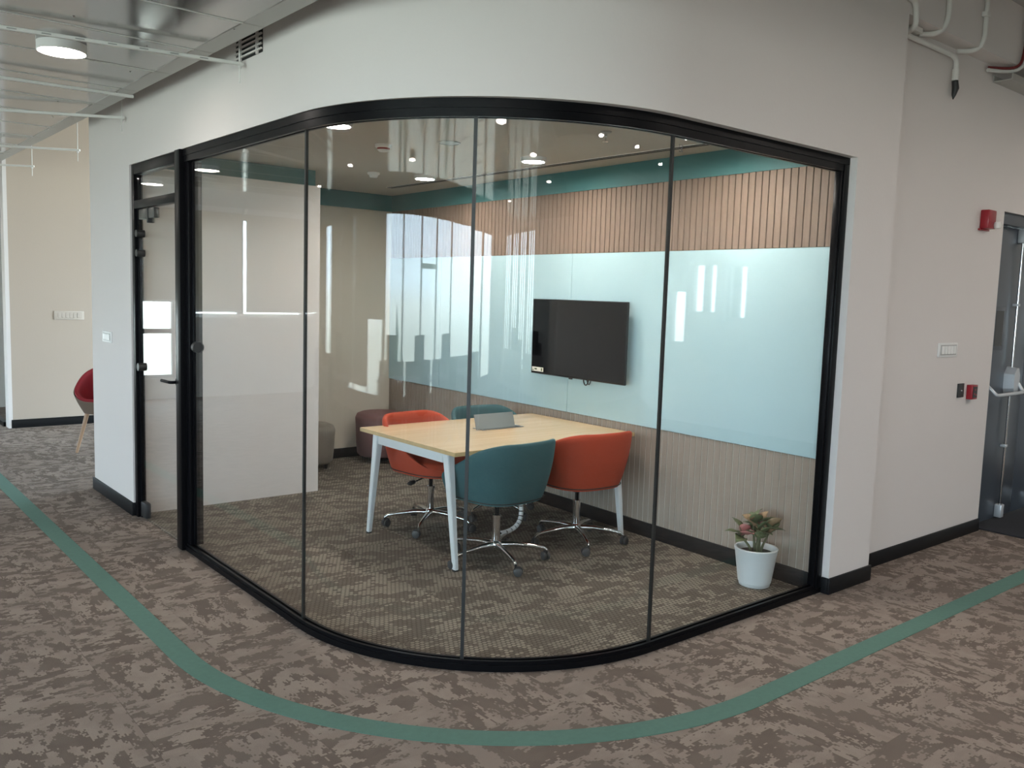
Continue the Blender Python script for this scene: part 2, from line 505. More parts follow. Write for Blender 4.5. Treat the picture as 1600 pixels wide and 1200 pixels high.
for i in range(0, 8):
    for j in range(0, 12):
        x, y = 1.70 + 0.5 * i, 2.40 + 0.5 * j
        sq = [(x, y), (x + 0.4985, y), (x + 0.4985, y + 0.4985), (x, y + 0.4985)]
        for region in (room_main, alcove):
            pl = clip(sq, region)
            if len(pl) < 3: continue
            ar = abs(sum(pl[k][0] * pl[(k + 1) % len(pl)][1] - pl[(k + 1) % len(pl)][0] * pl[k][1] for k in range(len(pl)))) / 2
            if ar < 0.002: continue
            bm = bmesh.new(); prism(bm, [(a - x - 0.25, b - y - 0.25) for a, b in pl], 0.0005, 0.0045)
            r_ = ((i + j) % 2)
            o = finish('room_carpet_tile', bm, 'carpet_room', floor, None, (x + 0.25, y + 0.25, 0))
# teal inlay following the glass at a constant distance
bm = bmesh.new()
add_sweep(bm, corner_path(1.755, 1.775, 11.05, 9.0, 60), corner_path(1.862, 1.882, 11.05, 9.0, 60), 0.0004, 0.0030)
tag(finish('trim_1', bm, 'strip_teal'), 'teal carpet inlay stripe curving around the glass corner', 'floor stripe', kind='structure')
tag(box('floor_mat', 6.975, 8.9, 0.9, 2.83, 0.0004, 0.010, 'dark_mat', bev=0.003), 'dark flat mat in front of the grey double door', 'mat')

# ------------------------------------------------------------------ plaster walls
wf = bmesh.new()
add_sweep(wf, corner_path(1.125, 1.161, 7.53, 5.06), corner_path(1.245, 1.281, 7.53, 5.06), TOP, SLAB)
wf = finish('wall_front', wf, 'wall_white', None, 40)
tag(wf, 'pale curved plaster bulkhead above the rounded glass', 'wall', kind='structure')
tag(box('wall_left', XW, 3.35, 6.50, 7.53, 0, TOP, 'wall_white'), 'white plaster wall end beside the glass door', 'wall', kind='structure')
tag(box('wall_left_return', XW + 0.121, 3.35, 7.41, 7.53, TOP, SLAB, 'wall_white'), 'white plaster return above the wall end', 'wall', kind='structure')
tag(box('wall_column', 4.606, 5.06, YW, 2.695, 0, TOP, 'wall_white'), 'pale plaster column closing the front glass', 'wall', kind='structure')
wr = box('wall_right', 4.75, 6.93, 2.72, 2.90, 0, 3.36, 'wall_white')
tag(wr, 'pale plaster wall between column and grey fire door', 'wall', kind='structure')
tag(box('wall_right_upper', 5.06, 9.5, YW, 2.90, 3.36, SLAB, 'wall_white'), 'plaster downstand beam above the fire door wall', 'wall', kind='structure')
tag(box('wall_right_head', 6.93, 9.5, 2.72, 2.90, 2.40, 3.36, 'wall_white'), 'plaster strip above the grey double door', 'wall', kind='structure')
tag(box('wall_right_end', 8.62, 9.5, 2.72, 2.90, 0, 2.40, 'wall_white'), 'plaster wall beyond the grey double door', 'wall', kind='structure')
tag(box('wall_far', 1.925, 6.5, 11.10, 11.25, 0, SLAB, 'wall_warm'), 'warm beige wall at the end of the corridor', 'wall', kind='structure')
tag(box('wall_far_end', 1.885, 1.9245, 11.09, 11.26, 0, SLAB, 'wall_white'), 'white narrow end face of the far beige wall', 'wall', kind='structure')
# black skirtings
def skirt(name, x0, x1, y0, y1, label, h=0.095):
    tag(box(name, x0, x1, y0, y1, 0, h, 'black_skirting', bev=0.003), label, 'baseboard', kind='structure')
skirt('baseboard_left', XW - 0.014, XW, 6.49, 7.545, 'black skirting on the white wall by the glass door')
skirt('baseboard_left_reveal', XW - 0.0139, XW + 0.035, 6.486, 6.4999, 'black skirting return at the glass door jamb')
skirt('baseboard_column', 4.594, 5.074, YW - 0.014, YW, 'black skirting on the plaster column')
skirt('baseboard_column_side', 4.594, 4.606, YW, 2.636, 'black skirting return on the column reveal')
skirt('baseboard_column_return', 5.06, 5.074, YW + 0.0001, 2.706, 'black skirting return on the column far side')
skirt('baseboard_right', 5.0741, 6.93, 2.706, 2.72, 'black skirting on the wall towards the fire door')
skirt('baseboard_far', 1.912, 6.0, 11.086, 11.10, 'black skirting along the far beige wall')

# ------------------------------------------------------------------ room inside: walls, ceiling, trims
tag(box('wall_room_beige', 1.97, 3.35, 6.62, 6.6999, 0, ROOM_C, 'room_beige'), 'plain beige wall facing the glass inside the meeting room', 'wall', kind='structure')
tag(box('wall_room_back', 3.3505, 4.90, 7.70, 7.85, 0, ROOM_C, 'room_beige'), 'beige back wall of the alcove behind the poufs', 'wall', kind='structure')
tag(box('wall_room_alcove', 3.27, 3.35, 6.70, 7.85, 0, ROOM_C, 'room_beige'), 'beige side wall of the alcove', 'wall', kind='structure')
bm = bmesh.new()
prism(bm, [(1.97, 6.62)] + corner_path(1.15, 1.19, 6.60, 4.9)[1:] + [(4.9, 7.85), (1.97, 7.85)], ROOM_C, ROOM_C + 0.05)
tag(finish('ceiling_room', bm, 'room_ceiling'), 'flat beige plasterboard ceiling of the meeting room', 'ceiling', kind='structure')
tag(box('trim_2', 1.97, 3.36, 6.606, 6.62, 2.472, ROOM_C, 'teal_paint'), 'teal painted band on top of the beige wall', 'band', kind='structure')
tag(box('trim_3', 3.3505, 4.80, 7.686, 7.70, 2.472, ROOM_C, 'teal_paint'), 'teal painted band on top of the alcove wall', 'band', kind='structure')
tag(box('trim_4', 3.35, 3.364, 6.62, 7.686, 2.472, ROOM_C, 'teal_paint'), 'teal painted band on the alcove side wall', 'band', kind='structure')
skirt('baseboard_room_beige', 1.97, 3.364, 6.606, 6.62, 'black skirting under the plain beige room wall', 0.10)
skirt('baseboard_room_back', 3.3645, 4.76, 7.686, 7.70, 'black skirting in the alcove behind the poufs', 0.10)
skirt('baseboard_room_alcove', 3.35, 3.364, 6.6201, 7.70, 'black skirting on the alcove side wall', 0.10)

# screen wall, slightly out of square
tvwall = box('wall_screen', 0.030, 0.16, -0.04, 5.06, 0, ROOM_C, 'groove_dark', loc=(TVX, TVY, 0), rz=TVA)
tag(tvwall, 'feature wall with vertical wooden slats above and below a glass writing board', 'wall', kind='structure')
pitch_s = 0.0505
nsl = 99
def slat_mesh(name, z0, z1, m, g=0.006):
    bm = bmesh.new(); add_box(bm, 0.0, 0.030 if 'upper' in name else 0.0034, 0.0, pitch_s - g, z0, z1, 0.0012, 1)
    bmesh.ops.recalc_face_normals(bm, faces=bm.faces)
    me = bpy.data.meshes.new(name); bm.to_mesh(me); bm.free(); me.materials.append(MATS[m]); return me
mu = slat_mesh('upper_slat', 2.006, 2.471, 'slat_wood'); ml_ = slat_mesh('lower_slat', 0.105, 0.781, 'slat_wood_lower', 0.0045)
box('glint_backing', 0.0035, 0.0299, 0.0, 5.0, 0.1052, 0.7808, 'glint_backing', tvwall)
for i in range(nsl):
    put('upper_slat', mu, tvwall, (0, i * pitch_s, 0)); put('lower_slat', ml_, tvwall, (0, i * pitch_s, 0))
tag(box('trim_5', -0.004, 0.029, 0, 5.0, 2.4715, ROOM_C, 'teal_paint', loc=(TVX, TVY, 0), rz=TVA), 'teal painted band above the wooden slats', 'band', kind='structure')
tag(box('baseboard_screen', -0.012, 0.029, 0, 5.0, 0, 0.1045, 'black_skirting', bev=0.003, loc=(TVX, TVY, 0), rz=TVA), 'black skirting under the slatted screen wall', 'baseboard', kind='structure')
bd = thing('writing_board', 'pale blue glass writing board spanning the slatted wall behind the television', 'whiteboard', (TVX, TVY, 0), TVA)
for a, b in ((0.0, 2.208), (2.212, 4.05), (4.054, 5.0)):
    box('panel', -0.005, 0.029, a, b, 0.783, 2.004, 'writing_board', bd, bev=0.0015, seg=1)

# ------------------------------------------------------------------ glass front: frame, panes
win = thing('window_1', 'frameless curved glass front with black tracks around the meeting room', 'glass partition', kind='structure')
PY0 = 5.20
def band(name, ro, ri, z0, z1, y_end=PY0, x_end=4.604, m='black_metal'):
    bm = bmesh.new()
    add_sweep(bm, corner_path(ri, ri, y_end, x_end), corner_path(ro, ro, y_end, x_end), z0, z1)
    return finish(name, bm, m, win, 30)
band('bottom_track', 1.237, 1.180, 0.0005, 0.030, y_end=5.46)
band('bottom_bead', 1.228, 1.214, 0.0302, 0.046, y_end=5.46)
band('bottom_bead', 1.198, 1.184, 0.0302, 0.046, y_end=5.46)
band('top_track', 1.237, 1.180, 2.455, TOP - 0.0005, y_end=5.46)
band('top_bead', 1.232, 1.214, 2.418, 2.4548, y_end=5.46)
band('top_bead', 1.198, 1.184, 2.418, 2.4548, y_end=5.46)
RG, TG = 1.211, 0.010
def pane(pts_o, pts_i):
    bm = bmesh.new(); add_sweep(bm, pts_i, pts_o, 0.031, 2.4545)
    return finish('pane', bm, 'glass', win, 30)
def arc(r, a0, a1, n=20):
    return [(CX + r * math.cos(a0 + (a1 - a0) * i / n), CY + r * math.sin(a0 + (a1 - a0) * i / n)) for i in range(n + 1)]
gap = 0.004
pane([(CX - RG, 5.44), (CX - RG, CY + gap)], [(CX - RG + TG, 5.44), (CX - RG + TG, CY + gap)])
da = gap / RG
pane(arc(RG, PI + da, 1.25 * PI - da), arc(RG - TG, PI + da, 1.25 * PI - da))
pane(arc(RG, 1.25 * PI + da, 1.5 * PI - da), arc(RG - TG, 1.25 * PI + da, 1.5 * PI - da))
pR = pane([(CX + gap, CY - RG), (4.555, CY - RG)], [(CX + gap, CY - RG + TG), (4.555, CY - RG + TG)])
for a in (PI, 1.25 * PI, 1.5 * PI):
    n_ = Vector((math.cos(a), math.sin(a), 0)); t_ = Vector((-math.sin(a), math.cos(a), 0)); c_ = Vector((CX, CY, 0)) + n_ * (RG - TG / 2)
    bm = bmesh.new()
    pl = [c_ + n_ * u * 0.0065 + t_ * v * 0.0075 for u, v in ((-1, -1), (-1, 1), (1, 1), (1, -1))]
    prism(bm, [(p.x, p.y) for p in pl], 0.031, 2.4546)
    finish('seal_joint', bm, 'black_seal', win)
box('end_post', 4.552, 4.6055, CY - 1.237, CY - 1.180, 0.0305, 2.4545, 'black_metal', win, bev=0.002)
box('end_bead', 4.535, 4.5518, CY - 1.229, CY - 1.188, 0.0465, 2.4175, 'black_metal', win, bev=0.002)
bm = bmesh.new()
for u0, u1, w0, w1 in ((0.000, 0.003, 0.014, 0.034), (0.000, 0.003, 0.000, 0.006), (0.000, 0.012, 0.000, 0.003), (0.010, 0.026, 0.029, 0.033), (0.022, 0.026, 0.019, 0.029), (0.013, 0.022, 0.010, 0.020), (0.013, 0.026, 0.003, 0.008), (0.022, 0.026, 0.000, 0.003)):
    add_box(bm, CX + 0.040 + u0, CX + 0.040 + u1, CY - RG - 0.0008, CY - RG - 0.0003, 2.352 + w0, 2.352 + w1)
st = finish('glass_stamp', bm, 'lettering_grey', pR)
st['label'] = 'small dark printed stamp in the pane corner'

# glass door with transom and heavy post
dr = thing('door_1', 'glass door with black frame transom and lever handle', 'door', (0, 0, 0), kind='structure')
XO = CX - 1.237
box('post', XO - 0.022, XO + 0.080, 5.455, 5.545, 0.0005, TOP - 0.0005, 'black_metal', dr, bev=0.003)
box('post_channel', XO + 0.012, XO + 0.062, 5.395, 5.4545, 0.0465, 2.4175, 'black_metal', dr, bev=0.003)
box('post_stop', XO + 0.03, XO + 0.085, 5.372, 5.3945, 0.0465, 2.4175, 'black_metal', dr, bev=0.003)
box('jamb', XO, XO + 0.06, 6.43, 6.486, 0.0005, TOP - 0.0005, 'black_metal', dr, bev=0.002)
box('jamb_stop', XO + 0.018, XO + 0.045, 6.405, 6.4295, 0.0005, 2.205, 'black_metal', dr, bev=0.002)
box('head', XO, XO + 0.06, 5.5455, 6.4295, 2.425, TOP - 0.0005, 'black_metal', dr, bev=0.002)
box('transom_bar', XO, XO + 0.06, 5.5455, 6.4295, 2.190, 2.245, 'black_metal', dr, bev=0.002)
box('transom_pane', XO + 0.025, XO + 0.035, 5.546, 6.429, 2.2455, 2.4245, 'glass', dr)
leaf = box('door_leaf', XO + 0.026, XO + 0.036, 5.550, 6.402, 0.012, 2.186, 'glass', dr)
leaf['label'] = 'clear glass door leaf'
h = box('patch_fitting', XO + 0.012, XO + 0.050, 6.19, 6.37, 2.115, 2.182, 'fitting_dark', leaf, bev=0.003)
h = box('patch_fitting', XO + 0.012, XO + 0.050, 6.05, 6.165, 2.115, 2.182, 'fitting_dark', leaf, bev=0.003)
h = box('patch_fitting', XO + 0.008, XO + 0.054, 6.166, 6.189, 2.085, 2.185, 'black_plastic', leaf, bev=0.003)
for z in (2.02, 1.885):
    bm = bmesh.new(); add_tube(bm, [(XO - 0.004, 6.383, z), (XO + 0.052, 6.383, z)], 0.025, 20)
    finish('hinge_roller', bm, 'black_plastic', leaf, 50)
bm = bmesh.new(); add_tube(bm, [(XO - 0.002, 6.385, 1.09), (XO + 0.06, 6.385, 1.09)], 0.028, 18); finish('latch_knob', bm, 'black_plastic', leaf, 50)
bm = bmesh.new(); prism(bm, [(0, 0), (0.038, 0), (0.038, 0.11), (0, 0.11)], 0, 0.13)
box('bottom_patch', XO + 0.010, XO + 0.052, 6.29, 6.402, 0.0125, 0.125, 'black_plastic', leaf, bev=0.012); bm.free()
hd = tube('handle', fillet([(XO + 0.02, 5.585, 1.06), (XO - 0.045, 5.585, 1.06), (XO - 0.05, 5.73, 1.06)], 0.02), 0.010, 'black_metal', leaf, 12)
hd['label'] = 'black lever handle'
bm = bmesh.new(); add_tube(bm, [(XO + 0.010, 5.585, 1.06), (XO - 0.004, 5.585, 1.06)], 0.026, 20); finish('handle_rose', bm, 'black_metal', leaf, 50)
bm = bmesh.new(); add_tube(bm, [(XO + 0.03, 5.33, 1.30), (XO + 0.03, 5.29, 1.30)], 0.034, 20); finish('door_stop_button', bm, 'black_plastic', dr, 50)

# ------------------------------------------------------------------ meeting table
TZ = 0.735
tb = thing('meeting_table', 'rectangular maple top table on splayed white metal legs', 'table', (3.79, 4.72, 0))
tp = box('table_top', -0.77, 0.795, -0.59, 0.525, TZ - 0.026, TZ, 'maple', tb, bev=0.0015, seg=1)
for a in ((-0.7712, -0.7701, -0.589, 0.524), (0.7951, 0.7962, -0.589, 0.524)):
    box('edge_band', a[0], a[1], a[2], a[3], TZ - 0.025, TZ - 0.001, 'maple_edge', tb)
for a in ((-0.769, 0.794, -0.5912, -0.5901), (-0.769, 0.794, 0.5251, 0.5262)):
    box('edge_band', a[0], a[1], a[2], a[3], TZ - 0.025, TZ - 0.001, 'maple_edge', tb)
def leg_mesh(yf, ytop, xs):
    bm = bmesh.new()
    secs = []
    for z, y, hw, hd_ in ((0.012, yf, 0.017, 0.014), (TZ - 0.20, yf + (ytop - yf) * 0.74, 0.026, 0.021), (TZ - 0.0265, ytop, 0.031, 0.025)):
        secs.append([bm.verts.new((xs + sx_ * hd_, y + sy_ * hw, z)) for sx_, sy_ in ((-1, -1), (1, -1), (1, 1), (-1, 1))])
    for a, b in zip(secs[:-1], secs[1:]):
        for k in range(4): bm.faces.new((a[k], a[(k + 1) % 4], b[(k + 1) % 4], b[k]))
    bm.faces.new(secs[0][::-1]); bm.faces.new(secs[-1])
    bmesh.ops.bevel(bm, geom=[e_ for e_ in bm.edges], offset=0.004, segments=2, affect='EDGES')
    return bm
for xs in (-0.735, 0.715):
    for yf, yt in ((-0.575, -0.475), (0.445, 0.340)):
        lg = finish('leg', leg_mesh(yf, yt, xs), 'white_metal', tb, 40)
        bm = bmesh.new(); add_lathe(bm, [(0, 0), (0.02, 0), (0.02, 0.011), (0, 0.011)], 16, xs, yf); finish('foot_glide', bm, 'black_plastic', lg, 40)
    box('cross_bar', xs - 0.022, xs + 0.022, -0.4435, 0.3085, TZ - 0.085, TZ - 0.0285, 'white_metal', tb, bev=0.003)
for yy in (-0.35, 0.22):
    box('side_rail', -0.712, 0.692, yy - 0.02, yy + 0.02, TZ - 0.075, TZ - 0.0285, 'white_metal', tb, bev=0.003)
# flip-up power box
bx_ = box('power_box', -0.105, 0.265, -0.005, 0.115, TZ + 0.0003, TZ + 0.004, 'steel_grey', tb, bev=0.001, seg=1)
box('socket_well', -0.085, 0.245, 0.012, 0.085, TZ + 0.0042, TZ + 0.0052, 'black_plastic', bx_)
bm = bmesh.new()
ca, sa = math.cos(math.radians(66)), math.sin(math.radians(66))
y_, z_ = 0.012, TZ + 0.006
p = [(y_, z_), (y_ + 0.135 * ca * 0.6, z_ + 0.112 * sa), (y_ + 0.135 * ca * 0.6 - 0.007, z_ + 0.112 * sa + 0.002), (y_ - 0.007, z_ + 0.002)]
vs = [[bm.verts.new((x, a, b)) for a, b in p] for x in (-0.155, 0.19)]
for v in vs: pass
bm.faces.new(vs[0][::-1]); bm.faces.new(vs[1])
for k in range(4): bm.faces.new((vs[0][k], vs[0][(k + 1) % 4], vs[1][(k + 1) % 4], vs[1][k]))
fl = finish('power_box_lid', bm, 'steel_grey', tb); fl['label'] = 'grey flip-up lid standing open'
# ribbed cable hose under the table
pts = bezier((3.84, 4.72, 0.70), (3.90, 4.62, 0.34), (4.12, 4.58, 0.02), (3.76, 4.60, 0.022), 72)
hs = thing('cable_hose', 'white jointed cable hose hanging under the table to the carpet', 'cable hose')
tube('core', pts, 0.009, 'black_plastic', hs, 8)
for k in range(0, 72, 4):
    tube('link', pts[k:k + 4], 0.0165, 'white_plastic', hs, 12, 40)

# ------------------------------------------------------------------ tub chairs
def smooth01(t):
    t = max(0.0, min(1.0, t)); return t * t * (3 - 2 * t)
def tub_shell(bm, z_seat, z_back, z_front, r_b, r_t, th=0.04, n=64, nv=12, a0=0.30, a1=0.80, depth=0.96, ex=2.6, front=1.0):
    """padded tub: outer wall, rolled rim, inner wall down to the seat; back at -y"""
    cols = []
    zb = z_seat - 0.075
    H = z_back - zb
    for k in range(n):
        th_a = 2 * PI * k / n - PI            # 0 at the back
        a = abs(th_a) / PI
        zt = z_front + (z_back - z_front) * (1 - smooth01((a - a0) / (a1 - a0)))
        sx_, sy_ = math.sin(th_a), -math.cos(th_a)
        sq = 1.0 / (abs(sx_) ** ex + abs(sy_) ** ex) ** (1 / ex)
        fr_ = front if sy_ > 0 else 1.0
        def rad(z):
            t = (z - zb) / H
            return (r_b + (r_t - r_b) * (1 - (1 - min(1, max(0, t))) ** 1.9)) * sq
        col = []
        col.append((0.0, zb - 0.012, 0))
        col.append((rad(zb) * 0.55, zb - 0.010, 0)); col.append((rad(zb) * 0.90, zb - 0.004, 0))
        for i in range(nv + 1):
            t = i / nv; z = zb + (zt - 0.018 - zb) * t; col.append((rad(z), z, 0))
        ro = rad(zt)
        col.append((ro - th * 0.18, zt - 0.004, 0)); col.append((ro - th * 0.5, zt, 0)); col.append((ro - th * 0.82, zt - 0.004, 0))
        for i in range(nv + 1):
            t = i / nv; z = zt - 0.018 + (z_seat - 0.03 - zt + 0.018) * t; col.append((max(0.02, rad(z) - th), z, 0))
        cols.append([(sx_ * r, sy_ * r * depth * fr_, z) for r, z, _ in col])
    m_ = len(cols[0])
    bottom = bm.verts.new((0, 0, zb - 0.012))
    grid = [[None if j == 0 else bm.verts.new(cols[k][j]) for j in range(m_)] for k in range(n)]
    for k in range(n):
        k2 = (k + 1) % n
        bm.faces.new((bottom, grid[k2][1], grid[k][1]))
        for j in range(1, m_ - 1):
            bm.faces.new((grid[k][j], grid[k2][j], grid[k2][j + 1], grid[k][j + 1]))
    bm.faces.new([grid[k][m_ - 1] for k in range(n)])

def seat_pad(bm, z0, z1, r, n=48, depth=1.0, yoff=0.0):
    prof = [(0.0, z0), (0.8, z0), (0.97, z0 + (z1 - z0) * 0.25), (1.0, z0 + (z1 - z0) * 0.55), (0.95, z0 + (z1 - z0) * 0.85), (0.80, z1), (0.4, z1 + 0.004), (0.0, z1 + 0.005)]
    rings = []
    for q, z in prof:
        if q == 0: rings.append([bm.verts.new((0, yoff, z))]); continue
        ring = []
        for k in range(n):
            t = 2 * PI * k / n; c, s = math.cos(t), math.sin(t)
            sq = 1.0 / (abs(c) ** 2.6 + abs(s) ** 2.6) ** (1 / 2.6)
            ring.append(bm.verts.new((c * q * r * sq, yoff + s * q * r * depth * sq, z)))
        rings.append(ring)
    for a, b in zip(rings[:-1], rings[1:]):
        for k in range(n):
            if len(a) == 1: bm.faces.new((a[0], b[(k + 1) % n], b[k]))
            elif len(b) == 1: bm.faces.new((a[k], a[(k + 1) % n], b[0]))
            else: bm.faces.new((a[k], a[(k + 1) % n], b[(k + 1) % n], b[k]))

def swivel_chair(label, material, loc, rz, base_rot, a1=0.97):
    t = thing('tub_chair', label, 'chair', loc, rz, 'tub chairs around the meeting table')
    bm = bmesh.new(); tub_shell(bm, 0.49, 0.80, 0.475, 0.250, 0.318, a0=0.17, a1=a1, ex=2.9, front=1.27, depth=1.0, th=0.034)
    finish('shell', bm, material, t, 60)
    bm = bmesh.new(); seat_pad(bm, 0.45, 0.515, 0.262, yoff=0.055, depth=1.12)
    finish('seat_cushion', bm, material, t, 60)
    # piping round the foot of the shell
    pts = []
    for k in range(65):
        a = 2 * PI * k / 64; c, s = math.sin(a), -math.cos(a); sq = 1 / (abs(c) ** 2.9 + abs(s) ** 2.9) ** (1 / 2.9)
        pts.append((c * 0.2615 * sq, s * 0.2615 * sq * (1.27 if s > 0 else 1.0), 0.4305))
    bm = bmesh.new(); add_tube(bm, pts, 0.0035, 6, False); finish('piping', bm, 'black_seal', t, 60)
    box('seat_plate', -0.10, 0.10, -0.10, 0.10, 0.375, 0.402, 'black_plastic', t, bev=0.01)
    lathe('gas_piston', [(0, 0.28), (0.014, 0.28), (0.014, 0.376), (0, 0.376)], 'black_metal', t, 16)
    lathe('column', [(0, 0.075), (0.022, 0.075), (0.025, 0.09), (0.025, 0.278), (0.027, 0.280), (0.027, 0.298), (0.016, 0.30), (0, 0.30)], 'chrome', t, 24)
    lathe('hub', [(0, 0.07), (0.030, 0.07), (0.038, 0.085), (0.040, 0.115), (0.032, 0.130), (0.026, 0.135), (0, 0.135)], 'chrome', t, 24)
    lv = tube('lever', [(0.05, 0.02, 0.378), (0.17, 0.03, 0.355)], 0.006, 'black_metal', t, 8)
    bm = bmesh.new(); add_tube(bm, [(0.165, 0.03, 0.356), (0.18, 0.03, 0.354), (0.215, 0.032, 0.350), (0.235, 0.033, 0.349)], [0.007, 0.016, 0.018, 0.009], 12); finish('lever_grip', bm, 'black_plastic', lv, 60)
    for k in range(5):
        a = base_rot + 2 * PI * k / 5; d = Vector((math.cos(a), math.sin(a), 0))
        pts = [d * 0.03 + Vector((0, 0, 0.108)), d * 0.12 + Vector((0, 0, 0.110)), d * 0.24 + Vector((0, 0, 0.098)), d * 0.305 + Vector((0, 0, 0.086)), d * 0.325 + Vector((0, 0, 0.070))]
        lg = tube('leg', pts, [0.021, 0.017, 0.0125, 0.0115, 0.009], 'chrome', t, 12)
        # twin-wheel caster trailing to one side
        c = d * 0.325; ca_ = a + 1.1 + 0.9 * k; e_ = Vector((math.cos(ca_), math.sin(ca_), 0)); n_ = Vector((-e_.y, e_.x, 0))
        w = c + e_ * 0.016
        bm = bmesh.new()
        for s in (-1, 1):
            p0 = w + n_ * s * 0.006 + Vector((0, 0, 0.031)); p1 = w + n_ * s * 0.024 + Vector((0, 0, 0.031))
            add_tube(bm, [p0, p0 + (p1 - p0) * 0.15, p0 + (p1 - p0) * 0.8, p1], [0.024, 0.027, 0.027, 0.021], 18)
        finish('caster_wheel', bm, 'wheel_grey', lg, 40)
        bm = bmesh.new(); add_tube(bm, [c + Vector((0, 0, 0.075)), c + Vector((0, 0, 0.052))], 0.008, 10)
        add_tube(bm, [w + n_ * -0.0055 + Vector((0, 0, 0.034)), w + n_ * 0.0055 + Vector((0, 0, 0.034))], 0.030, 18)
        finish('caster_fork', bm, 'black_plastic', lg, 40)
    return t
# +y local faces the table: near row looks towards +y, far row towards -y
swivel_chair('teal velvet tub chair on chrome star base at the near table corner', 'velvet_teal', (3.385, 4.17, 0.0045), math.radians(6), math.radians(-113))
swivel_chair('orange velvet tub chair beside the slatted wall, back to the plant', 'velvet_orange', (4.10, 4.19, 0.0045), math.radians(-4), math.radians(-43))
swivel_chair('orange velvet tub chair behind the table, in front of the brown pouf', 'velvet_orange', (3.50, 5.07, 0.0045), math.radians(186), math.radians(108), 0.80)
swivel_chair('teal velvet tub chair behind the open power box lid', 'velvet_teal', (4.13, 5.12, 0.0045), math.radians(176), math.radians(25), 0.80)

# ------------------------------------------------------------------ poufs
def pouf(label, material, loc, r, z0, z1, legs):
    t = thing('pouf', label, 'pouf', loc, 0, 'poufs in the alcove')
    lathe('body', [(0, z0), (r * 0.86, z0), (r * 0.93, z0 + 0.02), (r * 0.97, z0 + 0.12), (r, z1 - 0.12), (r, z1 - 0.10)], material, t, 48, 60)
    lathe('seat_top', [(r + 0.002, z1 - 0.10), (r + 0.004, z1 - 0.05), (r - 0.012, z1 - 0.015), (r * 0.8, z1), (0, z1 + 0.004)], material, t, 48, 60)
    for k in range(4):
        a = PI / 4 + k * PI / 2
        bm = bmesh.new(); add_lathe(bm, [(0, 0), (0.014, 0), (0.02, z0 + 0.001), (0, z0 + 0.001)], 14, math.cos(a) * r * 0.7, math.sin(a) * r * 0.7); finish('leg', bm, legs, t, 40)
pouf('round rose brown velvet pouf behind the orange chair in the alcove', 'velvet_rose', (4.475, 7.36, 0.0045), 0.25, 0.065, 0.485, 'black_plastic')
pouf('round taupe velvet pouf half hidden by the plain beige wall', 'velvet_taupe', (3.715, 7.40, 0.0045), 0.24, 0.055, 0.415, 'black_plastic')

# ------------------------------------------------------------------ television
tv = thing('television', 'black flat television hung on the pale blue writing board', 'television', (TVX, TVY, 0), TVA)
a0, a1, z0, z1 = 1.505, 2.56, 1.062, 1.652
box('back_casing', -0.075, -0.052, a0 + 0.02, a1 - 0.02, z0 + 0.02, z1 - 0.02, 'tv_body', tv, bev=0.006)
fr = box('bezel', -0.092, -0.0755, a0, a1, z0, z1, 'tv_body', tv, bev=0.003)
box('screen', -0.0935, -0.0922, a0 + 0.008, a1 - 0.008, z0 + 0.012, z1 - 0.008, 'tv_screen', tv)
box('wall_bracket', -0.0515, -0.0055, a0 + 0.32, a1 - 0.32, z0 + 0.15, z1 - 0.15, 'black_metal', tv, bev=0.003)
sk = box('energy_sticker', -0.0948, -0.0937, a1 - 0.155, a1 - 0.014, z0 + 0.018, z0 + 0.052, 'sticker_white', tv)
sk['label'] = 'white energy sticker with dark print'
for u0, u1, w0, w1 in ((0.012, 0.028, 0.006, 0.028), (0.078, 0.108, 0.012, 0.024), (0.118, 0.138, 0.006, 0.013)):
    box('sticker_print', -0.0952, -0.0949, a1 - 0.155 + u0, a1 - 0.155 + u1, z0 + 0.018 + w0, z0 + 0.018 + w1, 'sticker_mark', sk)
box('sensor_bump', -0.090, -0.076, (a0 + a1) / 2 + 0.04, (a0 + a1) / 2 + 0.075, z0 - 0.010, z0 - 0.0003, 'black_plastic', tv, bev=0.003)
yc = (a0 + a1) / 2 - 0.09
tube('cable', bezier((-0.06, yc + 0.03, z0 + 0.03), (-0.06, yc + 0.03, z0 - 0.07), (-0.06, yc - 0.03, z0 - 0.06), (-0.06, yc - 0.03, z0 + 0.03), 14), 0.005, 'black_plastic', tv, 8)
tube('cable', bezier((-0.055, yc, z0 + 0.03), (-0.055, yc - 0.01, z0 - 0.06), (-0.055, yc - 0.05, z0 - 0.05), (-0.055, yc - 0.05, z0 + 0.03), 14), 0.004, 'black_plastic', tv, 8)

# ------------------------------------------------------------------ room ceiling fittings
def led(name, label, x, y, z, r, group, rim='white_plastic'):
    t = thing(name, label, 'ceiling light', (x, y, z), 0, group)
    lathe('rim', [(r, -0.0005), (r + 0.012, -0.0005), (r + 0.012, -0.028), (r, -0.030), (r, -0.0005)], rim, t, 40)
    lathe('diffuser', [(0, -0.0245), (r - 0.001, -0.0245), (r - 0.001, -0.022), (0, -0.022)], 'led_room', t, 40)
    return t
G = 'round LED lights in the meeting room ceiling'
led('room_light', 'round LED light in the room ceiling above the television', 4.05, 4.70, ROOM_C, 0.078, G)
led('room_light', 'round LED light in the room ceiling before the alcove', 4.10, 6.12, ROOM_C, 0.078, G)
led('room_light', 'round LED light behind the black top track near the slatted wall', 4.05, 3.28, ROOM_C, 0.078, G)
led('room_light', 'round LED light beside the first glass joint under the curved track', 2.46, 4.58, ROOM_C, 0.078, G)
